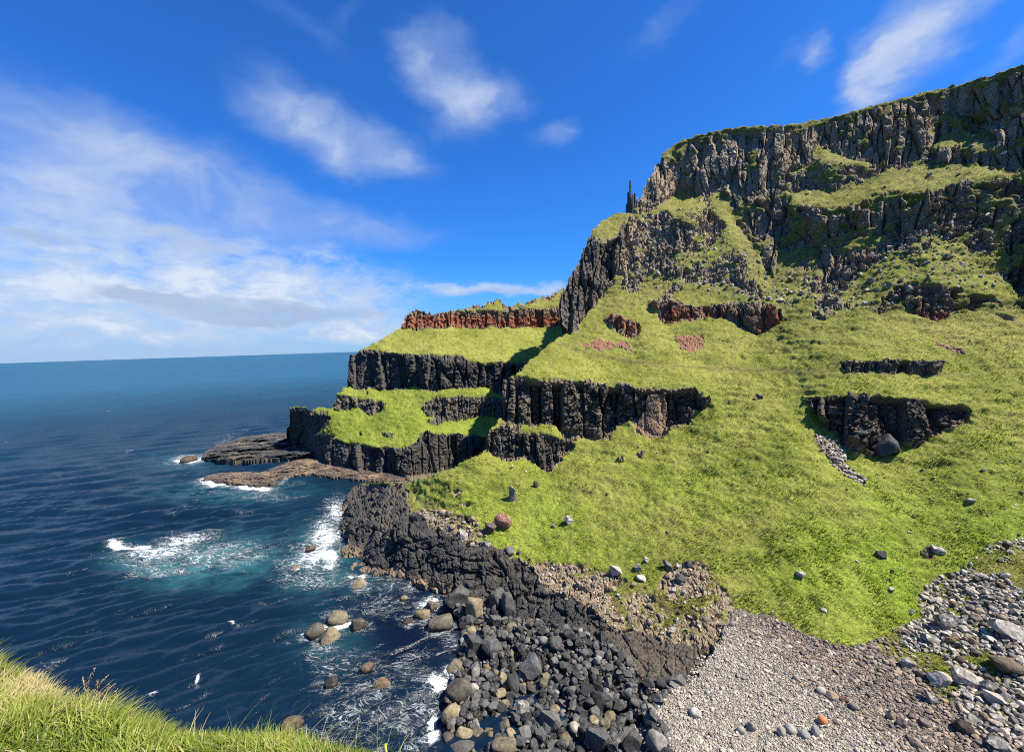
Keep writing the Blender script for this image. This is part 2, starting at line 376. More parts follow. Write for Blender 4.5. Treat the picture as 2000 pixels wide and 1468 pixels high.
# ------------------------------------------------------------------ terrain sheets
def warp(U, V, big=6., small=2.5, seed=3):
    z = np.zeros(U.shape)
    return (U + big * fbm(U / 38, V / 38, z, 2, seed) + small * noise3(U / 9, V / 9, z, seed + 5),
            V + big * fbm(U / 38, V / 38, z + 7, 2, seed + 9) * .7 + small * noise3(U / 9, V / 9, z + 3, seed + 14))
def paint(M, poly, val, U, V, soft=0):
    m = inpoly(poly, U, V)
    if soft: w = blur(m.astype(float), soft); M[:] = M * (1 - w) + val * w
    else: M[m] = val
def sheet(L, u0, v0, st_l, MASK, step, fields, regions, seed):
    MASKa = np.asarray(MASK, float)
    us = np.arange(MASKa[:, 0].min() - 2 * step, MASKa[:, 0].max() + 2 * step, step)
    vs = np.arange(MASKa[:, 1].min() - 2 * step, MASKa[:, 1].max() + 2 * step, step)
    U, V = np.meshgrid(us, vs)
    LL = blur(sample(L, u0, v0, st_l, U, V), 1, 2)
    R = np.exp(LL); P = at(U, V, R)
    Ps = at(U, V, np.exp(blur(LL, 5, 2)))
    du = np.gradient(Ps, axis=1); dv = np.gradient(Ps, axis=0)
    N = np.cross(dv, du); N /= np.linalg.norm(N, axis=-1, keepdims=True) + 1e-9
    rx, ry, rt = ray(U, V)
    flip = (N[..., 0] * rx + N[..., 1] * ry + N[..., 2] * rt) > 0
    N[flip] *= -1
    Uw, Vw = warp(U, V, seed=seed)
    inside = inpoly(MASK, U + 2.5 * noise3(U / 7, V / 7, 0 * U, seed + 31), V + 2.5 * noise3(U / 7, V / 7, 0 * U + 5, seed + 32))
    f = fields(Uw, Vw, U, V, P)
    x, y, z = P[..., 0], P[..., 1], P[..., 2]
    rock = f['rock']; hard = sstep(.35, .65, rock)
    D = np.zeros(U.shape)
    m = inside & (hard > .01)
    a = [q[m] for q in (x, y, z)]
    wx = a[0] + 1.2 * noise3(a[0] / 3, a[1] / 3, a[2] / 3, seed); wy = a[1] + 1.2 * noise3(a[0] / 3, a[1] / 3, a[2] / 3, seed + 1); wz = a[2] + .8 * noise3(a[0] / 4, a[1] / 4, a[2] / 3, seed + 2)
    cs, bs = f['colsize'][m], f['blksize'][m]
    lat = np.arctan2(a[0], a[1]) * np.hypot(Ps[..., 0], Ps[..., 1]).mean() ; rad = np.hypot(a[0], a[1])
    c1, c2, cv = voronoi((lat + .10 * (wx - a[0])) / cs, rad * .10 / cs, wz / (cs * 8), seed + 40)
    k1, k2, kv = voronoi(wx / bs, wy / bs, wz / (bs * .8), seed + 50)
    j1, j2, jv = voronoi(wx / (bs * .42), wy / (bs * .42), wz / (bs * .36), seed + 60)
    big = fbm(a[0] / 9, a[1] / 9, a[2] / 12, 3, seed + 70)
    d = f['colamp'][m] * ((cv - .6) * 1.5 - .7 * sstep(.14, 0, c2 - c1)) + f['blkamp'][m] * ((kv - .5) - .55 * sstep(.12, 0, k2 - k1) + .5 * (jv - .5) - .3 * sstep(.12, 0, j2 - j1)) + f['bigamp'][m] * big
    D[m] = d * hard[m]
    g = inside & (hard < .99)
    a = [q[g] for q in (x, y, z)]
    ter = noise3(a[0] / 3.2, a[1] / 3.2, a[2] / .75, seed + 80)
    D[g] += (1 - hard[g]) * f['tuft'][g] * (.31 * fbm(a[0] / 1.05, a[1] / 1.05, a[2] / .75, 2, seed + 81, .6) + .26 * ter + .7 * fbm(a[0] / 7, a[1] / 7, a[2] / 7, 2, seed + 84))
    edge = blur(inside.astype(float), 2, 2)
    P = P + N * (D * np.clip(edge, .25, 1))[..., None]
    # faces
    q = inside[:-1, :-1] & inside[1:, :-1] & inside[:-1, 1:] & inside[1:, 1:]
    nr, nc = U.shape; idx = np.arange(nr * nc).reshape(nr, nc)
    Fc = np.stack([idx[:-1, :-1], idx[1:, :-1], idx[1:, 1:], idx[:-1, 1:]], -1)[q]
    fu = (U[:-1, :-1] + step / 2)[q]; fv = (V[:-1, :-1] + step / 2)[q]
    fuw = Uw[:-1, :-1][q]; fvw = Vw[:-1, :-1][q]
    PV = P.reshape(-1, 3)
    A1 = np.stack([f['rock'], f['red'], f['black'], f['pale']], -1).reshape(-1, 4); A2 = np.stack([f['gravel'], f['dry'], 0 * U, f['lush']], -1).reshape(-1, 4)
    # skirts round the rim, so that the land has a body
    e = np.concatenate([Fc[:, [0, 1]], Fc[:, [1, 2]], Fc[:, [2, 3]], Fc[:, [3, 0]]]); own = np.tile(np.arange(len(Fc)), 4)
    key = np.sort(e, 1); key = key[:, 0].astype(np.int64) * (nr * nc) + key[:, 1]
    uq, inv, cnt = np.unique(key, return_inverse=True, return_counts=True)
    be = cnt[inv] == 1; e, own = e[be], own[be]
    rim = np.unique(e); pr = PV[rim]; rxx, ryy, rtt = rx.ravel()[rim], ry.ravel()[rim], rt.ravel()[rim]
    ru = U.ravel()[rim]; bk_ = 3.5 + 16 * sstep(1300, 1450, ru) + 4 * (ru < 900)
    back = np.where((rtt > -.01)[:, None], np.stack([rxx * bk_, ryy * bk_, -.5 * bk_ - 1], -1), np.stack([rxx * 22, ryy * 22, rtt * 22 - 9], -1))
    back = np.where((pr[:, 2] < 2.2)[:, None], np.stack([rxx * .6, ryy * .6, -6 + 0 * rxx], -1), back)
    newid = np.full(nr * nc, -1); newid[rim] = nr * nc + np.arange(len(rim))
    PV = np.concatenate([PV, pr + back]); A1 = np.concatenate([A1, A1[rim]]); A2 = np.concatenate([A2, A2[rim]])
    Fs = np.stack([e[:, 1], e[:, 0], newid[e[:, 0]], newid[e[:, 1]]], -1)
    reg = np.zeros(len(Fc), int)
    for k, (nm, poly) in enumerate(regions):
        if poly is not None: reg[inpoly(poly, fuw, fvw)] = k
    Fall = np.concatenate([Fc, Fs]); reg = np.r_[reg, reg[own]]
    hr = hard.ravel()
    sm = np.r_[hr[Fc[:, 0]] < .5, np.zeros(len(Fs), bool)]
    if 'gravel' in f: sm[:len(Fc)] &= f['gravel'].ravel()[Fc[:, 0]] < .4
    out = []
    for k, (nm, poly) in enumerate(regions):
        s_ = reg == k
        if not s_.any(): continue
        ff = Fall[s_]; u_, iv = np.unique(ff, return_inverse=True)
        o = mesh_obj(nm, PV[u_], iv.reshape(ff.shape), MAT_TERRAIN, sm[s_], {'m1': A1[u_], 'm2': A2[u_]})
        tag(o, kind='structure'); out.append(o)
    return out, dict(P=P, D=D, lush=f['lush'], dry=f['dry'], grass=(f['rock'] < .5) & (f['gravel'] < .35) & (f.get('path', 0 * U) < .35), U=us, V=vs, inside=inside, R=np.linalg.norm(P[..., :2], axis=-1))

STONES = zz(1640,1275, 1700,1252, 1732,1238, 1800,1205, 1795,1160, 1830,1130, 1885,1112, 1915,1075, 1950,1058, 2000,1050, 2260,1000, 2260,1620, 2050,1620, 1960,1500, 1880,1400, 1800,1335, 1720,1300)
GRAVEL = zz(1440,1188, 1520,1213, 1575,1240, 1645,1262, 1700,1290, 1800,1335, 1880,1400, 1960,1500, 2050,1620, 1300,1620, 1290,1468, 1262,1395, 1290,1350, 1365,1318, 1375,1285, 1420,1240)
SHORE = zz(640,930, 784,946, 812,970, 806,986, 840,1000, 870,1000, 900,1012, 928,1022, 940,1047, 958,1068, 1000,1086, 1060,1095, 1140,1107, 1190,1122, 1235,1140, 1275,1150, 1310,1100, 1370,1105, 1420,1150, 1445,1190, 1420,1245, 1375,1285, 1365,1318, 1290,1350, 1262,1395, 1290,1468, 1300,1620, 640,1620)
BROWNROCK = zz(1010,1088, 1140,1107, 1235,1140, 1275,1150, 1310,1100, 1370,1105, 1420,1150, 1445,1190, 1420,1245, 1375,1262, 1290,1245, 1200,1230, 1150,1190, 1080,1150)
SLAB = zz(1180,1232, 1290,1245, 1375,1262, 1375,1285, 1365,1318, 1290,1345, 1240,1300)
SCREE = zz(1590,848, 1625,855, 1655,880, 1650,905, 1690,935, 1685,950, 1650,930, 1620,895)
def fields_B(U, V, U0, V0, P):
    z = np.zeros(U.shape)
    n1 = fbm(P[..., 0] / 7, P[..., 1] / 7, P[..., 2] / 4.5, 4, 201, .6); n2 = fbm(P[..., 0] / 2.2, P[..., 1] / 2.2, P[..., 2] / 1.6, 3, 205, .6)
    up = sstep(640, 545, V + .06 * (1500 - U)) * sstep(1020, 1130, U)
    f = {k: z.copy() for k in ('rock', 'red', 'black', 'pale', 'gravel', 'dry', 'lush')}
    f['rock'] += up * .47
    f['dry'] += .10 + up * .42; f['pale'] += .25 + .4 * up; f['black'] += .25
    f['lush'] += sstep(760, 1080, V) * .85
    f['colsize'] = z + 1.6; f['colamp'] = z + .5; f['blksize'] = z + 1.7; f['blkamp'] = z + .9; f['bigamp'] = z + 1.2; f['tuft'] = z + 1.
    def P_(names, **kw):
        for nme in names:
            m = inpoly(cliffs_B[nme] if isinstance(nme, str) else nme, U, V)
            for k, v in kw.items(): f[k][m] = v
    P_(['crown', 'columns', 'second', 'seaface', 'spur', 'mid', 'rightwall'], rock=.70, black=.06, pale=.6, dry=.85)
    P_(['columns'], rock=.80)
    P_(['columns', 'crown'], colamp=1.7, colsize=1.35, blkamp=.28, bigamp=2.2)
    P_(['seaface'], rock=1.0, colamp=2.6, colsize=1.7, blkamp=.6, bigamp=2.4, black=.8, pale=.15)
    P_(['second'], black=.30, colamp=1.9, colsize=2.4, bigamp=2.8, blkamp=.6)
    P_(['spur'], black=.4, red=.25, colamp=1.2, colsize=3., bigamp=1.5)
    P_(['buttress'], rock=.74, dry=.8, pale=.95, colamp=1.1, colsize=1.8, blkamp=1.3, black=.1)
    P_(['rubble1', 'rubble2', 'rubble3', 'rib', 'spurnose'], rock=.66, pale=.9, blkamp=1.5, blksize=1.9)
    P_(['rightwall'], black=.7, pale=.2, colamp=1.6, colsize=2.5)
    for k in grass_B:
        m = inpoly(grass_B[k], U, V); f['rock'][m] = .17; f['dry'][m] = .48
    for k in ('saddle', 'gully2'): f['dry'][inpoly(grass_B[k], U, V)] = .6
    for k in ('spurtop', 'spurleft', 'bigledge'): f['rock'][inpoly(grass_B[k], U, V)] = .09
    for k in ('spurtop', 'spurleft'): f['dry'][inpoly(grass_B[k], U, V)] = .12
    P_(['near_band'], rock=1.3, black=.70, pale=.15, colamp=2.7, colsize=4.6, blkamp=1.35, blksize=1.9, bigamp=1.)
    P_(['low_ledge'], rock=1.2, black=.85, pale=.3, colamp=1.2, colsize=2., blkamp=1., bigamp=.8)
    P_(['alcove'], rock=1.3, black=.72, pale=.15, colamp=2.5, colsize=3.4, blkamp=1.0, blksize=1.5, bigamp=2.2)
    P_(['slit'], rock=1.1, black=.7, colamp=1.2, blkamp=.8)
    P_(['redband'], rock=1.1, red=.3, black=.5, pale=0, colamp=1.3, colsize=2.6, blkamp=.7)
    P_([zz(1285,606, 1330,604, 1330,640, 1300,640), zz(1335,607, 1365,609, 1362,640, 1340,640), zz(1375,608, 1420,612, 1415,640, 1380,640), zz(1500,606, 1532,616, 1525,640, 1470,655, 1475,630)], red=1., black=0)
    P_(['redknob'], rock=1.1, red=.75, pale=.05, blkamp=1.2)
    P_([zz(1125,675, 1150,660, 1185,655, 1210,662, 1230,672, 1235,685, 1200,676, 1170,682), zz(1320,655, 1372,655, 1374,672, 1356,690, 1330,680)], rock=.66, red=.62, black=0.05, pale=.05, colamp=.0, blkamp=.3, bigamp=.3)
    P_([zz(1815,655, 1850,657, 1890,690, 1880,702, 1820,672)], rock=.62, red=.4, black=0, pale=.2, blkamp=.5, colamp=.1)
    P_([zz(1808,606, 1868,604, 1866,613, 1828,634, 1802,620)], red=.85, black=.1)
    P_([zz(1235,836, 1250,816, 1262,770, 1300,768, 1302,835, 1298,850, 1268,858)], red=.34, black=.0, pale=.2, colamp=.35, blkamp=.3, bigamp=.5)
    P_([SCREE], rock=.95, pale=1., black=0, blkamp=.35, blksize=.8, colamp=0, bigamp=0)
    U1, V1 = U, V; zj = np.zeros(U.shape)
    U = U + 15 * fbm(U0 / 30, V0 / 30, zj, 3, 811, .6); V = V + 13 * fbm(U0 / 30, V0 / 30, zj + 9, 3, 821, .6)
    def P_(names, **kw):
        for nme in names:
            m = inpoly(nme, U, V)
            for k, v in kw.items(): f[k][m] = v
    P_([SHORE], rock=1.3, black=.95, pale=0, lush=0, colamp=.22, colsize=4.5, blkamp=1.05, blksize=3.4, bigamp=1.5)
    P_([BROWNROCK], rock=.86, black=.0, pale=.75, dry=.8, blkamp=.62, blksize=1.7, bigamp=.8, colamp=.0)
    P_([zz(800,960, 850,985, 930,1015, 960,1062, 920,1055, 860,1030, 800,1000)], rock=.60, black=.25, pale=.6, dry=.7)
    P_([SLAB], rock=1.3, black=.8, blkamp=.42, colamp=.12, bigamp=.5, blksize=2.8)
    P_([GRAVEL], gravel=1., rock=0, tuft=.12)
    P_([STONES], gravel=.50, rock=0, dry=.8, tuft=.35, lush=.4)
    g = inpoly(GRAVEL, U, V); f['dry'][g] = (sstep(-60, 110, (U - 1440) * .55 - (V - 1200) * .75 + 30))[g]
    U, V = U1, V1
    ring = blur((f['rock'] >= 1.0).astype(float), 5, 2) * (V < 930)
    f['rock'] = np.where(f['rock'] < 1., np.maximum(f['rock'], .95 * np.clip(ring * 1.5, 0, .55)), f['rock'])
    sh = inpoly(SHORE, U, V) & (f['rock'] > .9); zt = P[..., 2] + 1.2 * n2
    f['black'] = np.where(sh, f['black'] - .75 * sstep(1.7, .7, zt) * (U < 900) + .35 * n1 * (f['black'] > .5), f['black'])
    # outcrops and bare patches in the turf
    for (u, v, a, b, s_) in [(1190,858,18,8,.8), (1262,885,22,9,.9), (1215,895,10,5,.6), (885,960,28,11,.7), (905,985,24,8,.6), (1718,1080,14,5,.9), (1810,1085,24,8,.6),
                             (1480,775,6,5,.9), (1110,1020,10,8,.7), (1820,1070,20,8,.7), (1900,600,14,8,.5), (1045,640,20,6,.5), (1640,600,20,10,.5), (1600,620,12,20,.5), (1590,545,30,20,.3)]:
        f['rock'] += s_ * np.exp(-((U - u) / a) ** 2 - ((V - v) / b) ** 2)
    f['rock'] += .12 * sstep(1470, 1560, U) * sstep(670, 600, V) * (f['rock'] < .4); f['dry'] += .22 * sstep(760, 620, V) * (f['dry'] < .5)
    stone = inpoly(STONES, U, V)
    f['gravel'][stone] += (1.0 * n1)[stone]
    f['rock'] = np.where((f['rock'] < 1.) & (f['gravel'] < .3), f['rock'] + (n1 * 1.0 + n2 * .8) * np.clip(f['rock'] * 1.6, 0, 1), f['rock'])
    sk = np.asarray(SKY_B, float)[::-1]; o_ = np.argsort(sk[:, 0]); top = np.interp(U0, sk[o_, 0], sk[o_, 1]); tm = sstep(15, 5, V0 - top) * (U0 > 1290)
    f['rock'] = f['rock'] * (1 - .75 * tm); f['dry'] = np.maximum(f['dry'], tm * .85)
    path = np.asarray(zz(1085,668, 1160,690, 1240,703, 1400,719, 1580,726, 1700,727, 1850,731, 2000,722, 2260,700), float)
    pv = np.interp(U0, path[:, 0], path[:, 1]); pm = np.exp(-((V0 - pv - 3 * noise3(U0 / 60, V0 / 60, z, 77)) / 4.5) ** 2) * (U0 > 1085) * (1 - .5 * sstep(1600, 1900, U0))
    f['path'] = pm; f['gravel'] += .43 * pm * (.75 + .5 * noise3(U0 / 14, V0 / 14, z, 78))
    f['tuft'] *= 1 - .8 * pm; f['dry'] += .9 * pm; f['lush'] *= 1 - .5 * pm
    n0 = fbm(P[..., 0] / 24, P[..., 1] / 24, P[..., 2] / 18, 3, 209, .55)
    f['lush'] *= .62 + .5 * n1 + .7 * n0; f['dry'] = f['dry'] + np.clip(-.55 * n0 - .3 * n1, 0, .4) * (f['gravel'] < .3)
    for k in ('rock', 'red', 'black', 'pale', 'gravel', 'dry', 'lush'): f[k] = blur(np.clip(f[k], 0, 1.), 1, 1)
    return f
UPPER = zz(1040,640, 1118,650, 1180,585, 1240,560, 1300,565, 1420,590, 1500,585, 1600,610, 1700,600, 1800,625, 1870,615, 1950,600, 2000,640, 2260,720, 2260,0, 1040,0)
REG_B = [('hillside', None), ('cliff', UPPER), ('cliff', cliffs_B['near_band']), ('cliff', cliffs_B['low_ledge']), ('cliff', cliffs_B['alcove']), ('cliff', cliffs_B['redband']),
         ('rock_ledge', SHORE), ('beach', GRAVEL), ('beach', STONES)]
OBJ_B, GB = sheet(LB, UB0, VB0, ST, MASK_B, 1.9, fields_B, REG_B, 11)

def fields_A(U, V, U0, V0, P):
    z = np.zeros(U.shape)
    n1 = fbm(P[..., 0] / 7, P[..., 1] / 7, P[..., 2] / 4.5, 4, 301, .6); n2 = fbm(P[..., 0] / 2.2, P[..., 1] / 2.2, P[..., 2] / 1.6, 3, 305, .6)
    f = {k: z.copy() for k in ('rock', 'red', 'black', 'pale', 'gravel', 'dry', 'lush')}
    f['colsize'] = z + 2.2; f['colamp'] = z + 1.2; f['blksize'] = z + 2.; f['blkamp'] = z + .8; f['bigamp'] = z + 1.; f['tuft'] = z + .9
    f['dry'] += .12; f['pale'] += .15; f['black'] += .8; f['lush'] += sstep(700, 800, V) * .45
    def P_(names, **kw):
        for nme in names:
            m = inpoly(cliffs_A[nme] if isinstance(nme, str) else nme, U, V)
            for k, v in kw.items(): f[k][m] = v
    sk = np.asarray(SKY_A[:-1], float)[::-1]; top = np.interp(U, sk[:, 0], sk[:, 1])
    f['rock'] += sstep(14, 2, V - top) * .6 * (U > 840); 
    m = V < 612; f['dry'][m] = .5; f['black'][m] = .3; f['pale'][m] = .3
    P_(['red'], rock=1.2, red=.9, black=.1, pale=0, colamp=1.3, colsize=2.6)
    m = inpoly(cliffs_A['red'], U, V); f['red'][m] = (sstep(610, 624, V) * .85 + .15)[m]; f['black'][m] = (.45 * sstep(622, 610, V))[m]
    P_(['upper', 'lower', 'block'], rock=1.3, black=.92, colamp=2., colsize=3.4, blkamp=.8, pale=.08)
    P_(['step1', 'step2'], rock=1.1, black=.75, pale=.5, colamp=1.2, blkamp=1.2)
    P_([zz(540,960, 556,872, 612,884, 613,896, 640,910, 680,918, 740,926, 830,924, 1140,890, 1140,960)], rock=1.2, black=.5, pale=.2, dry=.5, colamp=.2, blkamp=.6)
    P_([zz(556,800, 566,792, 600,797, 640,799, 622,812, 600,804, 575,802)], rock=.62, black=.5, pale=.3, dry=.6)
    ring = blur((f['rock'] >= 1.0).astype(float), 5, 2)
    f['rock'] = np.where(f['rock'] < 1., np.maximum(f['rock'], .95 * np.clip(ring * 1.5, 0, .55)), f['rock'])
    for (u, v, a, b, s_) in [(880,700,22,8,.9), (700,690,20,5,.5), (760,850,20,7,.6), (705,850,10,6,.6), (845,822,16,7,.8), (960,690,6,8,.7), (720,768,12,4,.5), (935,690,8,10,.4)]:
        f['rock'] += s_ * np.exp(-((U - u) / a) ** 2 - ((V - v) / b) ** 2)
    f['rock'] = np.where(f['rock'] < 1., f['rock'] + (n1 * .5 + n2 * .4) * np.clip(f['rock'] * 1.6, 0, 1), f['rock'])
    for k in ('rock', 'red', 'black', 'pale', 'gravel', 'dry', 'lush'): f[k] = blur(np.clip(f[k], 0, 1.), 1, 1)
    return f
REG_A = [('headland', None), ('cliff', cliffs_A['red']), ('cliff', cliffs_A['upper']), ('cliff', cliffs_A['lower']), ('cliff', cliffs_A['block'])]
OBJ_A, GA = sheet(LA_, UA0, VA0, 4., MASK_A, 1.6, fields_A, REG_A, 23)

# ================================================================== ROCK SHELVES IN THE SEA
def shelf(name, poly, hmax, step, seed, m1, tilt=0.):
    poly_a = np.asarray(poly, float)
    us = np.arange(poly_a[:, 0].min() - 2, poly_a[:, 0].max() + 2, step * 1.3); vs = np.arange(poly_a[:, 1].min() - 2, poly_a[:, 1].max() + 2, step * .45)
    U, V = np.meshgrid(us, vs)
    P0 = on_plane(U, V, .6)
    ins = inpoly(poly, U + 5 * fbm(P0[..., 0] / 5, P0[..., 1] / 5, 0 * U, 3, seed), V + 2.0 * fbm(P0[..., 0] / 5, P0[..., 1] / 5, 0 * U + 4, 3, seed + 3))
    x, y = P0[..., 0], P0[..., 1]
    d = blur(ins.astype(float), 7, 3)
    n = fbm(x / 6, y / 6, 0 * x, 4, seed + 7); c1, c2, cv = voronoi(x / 2.6, y / 2.6, 0 * x + .5, seed + 9)
    k1, k2, kv = voronoi(x / 1.1, y / 1.1, 0 * x + .5, seed + 12)
    h = hmax * sstep(.12, .95, d) * (.75 + .5 * n) + .38 * (cv - .5) * d + .22 * (kv - .5) + .25 - .15 * sstep(.15, 0, c2 - c1)
    P = on_plane(U, V, h); P[..., 2] = h
    q = ins[:-1, :-1] & ins[1:, :-1] & ins[:-1, 1:] & ins[1:, 1:]
    nr, nc = U.shape; idx = np.arange(nr * nc).reshape(nr, nc)
    Fc = np.stack([idx[:-1, :-1], idx[1:, :-1], idx[1:, 1:], idx[:-1, 1:]], -1)[q]
    e = np.concatenate([Fc[:, [0, 1]], Fc[:, [1, 2]], Fc[:, [2, 3]], Fc[:, [3, 0]]])
    key = np.sort(e, 1); key = key[:, 0].astype(np.int64) * (nr * nc) + key[:, 1]
    uq, inv, cnt = np.unique(key, return_inverse=True, return_counts=True); e = e[cnt[inv] == 1]
    rim = np.unique(e); PV = P.reshape(-1, 3); newid = np.full(nr * nc, -1); newid[rim] = nr * nc + np.arange(len(rim))
    dn = PV[rim].copy(); dn[:, 2] = -3.5
    PV = np.concatenate([PV, dn]); Fa = np.concatenate([Fc, np.stack([e[:, 1], e[:, 0], newid[e[:, 0]], newid[e[:, 1]]], -1)])
    u_, iv = np.unique(Fa, return_inverse=True)
    A = np.tile(np.asarray(m1, np.float32), (len(u_), 1)); B = np.tile(np.asarray([0, .6, 0, 0], np.float32), (len(u_), 1))
    A[:, 2] = np.clip(A[:, 2] + .5 * noise3(PV[u_][:, 0] / 4, PV[u_][:, 1] / 4, PV[u_][:, 2], seed + 40), 0, 1)
    return tag(mesh_obj(name, PV[u_], iv.reshape(Fa.shape), MAT_TERRAIN, False, {'m1': A, 'm2': B}), kind='structure')
DARK_SHELF = zz(390,890, 402,879, 428,865, 470,853, 510,846, 560,846, 605,858, 640,875, 640,890, 612,890, 560,894, 500,898, 430,899, 405,898)
BROWN_SHELF = zz(392,937, 408,926, 450,920, 505,922, 540,908, 575,898, 612,894, 660,903, 720,914, 780,922, 800,945, 760,942, 700,936, 650,932, 605,925, 565,932, 540,944, 490,947, 440,942)
shelf('rock_shelf', DARK_SHELF, 2.6, 2.0, 401, (1, .0, .93, .05))
shelf('rock_shelf', BROWN_SHELF, 1.1, 2.0, 431, (1, .10, .60, .10))

# ================================================================== SEA
SEA_ROCKS = [  # u, v, width px, height px, kind, label
 (698,1142,32,23,'tan', "rounded tan rock in the dark water just below the black ledge's corner"),
 (613,1229,40,27,'tan', "flat topped tan rock at the seaward end of the foaming rock cluster"),
 (660,1206,38,27,'tan', "tan rock with wave streaks at the back of the foaming rock cluster"),
 (642,1244,44,36,'tan', "largest tan brown rock of the foaming cluster, dark weed on its side"),
 (700,1217,38,28,'tan', "smooth pale tan dome rock at the landward end of the foaming cluster"),
 (650,1330,26,26,'brown', "small dark brown rock standing alone in water between cluster and grass bank"),
 (746,1336,38,29,'brown', "brown cracked rock alone in open water beside thin foam streaks"),
 (718,1300,30,12,'brown', "low reddish brown rock awash, barely breaking the water surface"),
 (570,1412,44,22,'brown', "pale brown rock awash just beyond the green grass edge"),
 (860,1213,50,34,'tan', "big tan brown boulder at the water's edge below the black ledge"),
 (826,1197,30,26,'tan', "tan boulder splashed by foam, seaward of the big tan boulder"),
 (845,1182,26,20,'tan', "small cream tan boulder in white foam under the black ledge"),
 (796,1212,26,13,'brown', "low dark rock awash at the outer end of the tan boulders"),
 (578,1110,20,10,'brown', "dark rock swamped by white foam off the ledge"),
 (606,1070,20,8,'brown', "flat dark rock amid the broad white foam off the ledge"),
 (790,1166,18,10,'tan', "small tan rock in dark still water close under the ledge"),
 (368,897,30,11,'brown', "low reddish rock in white surf off the tip of the dark shelf"),
]
def mapr(v, a, b): return np.clip((v - a) / (b - a), 0, 1)
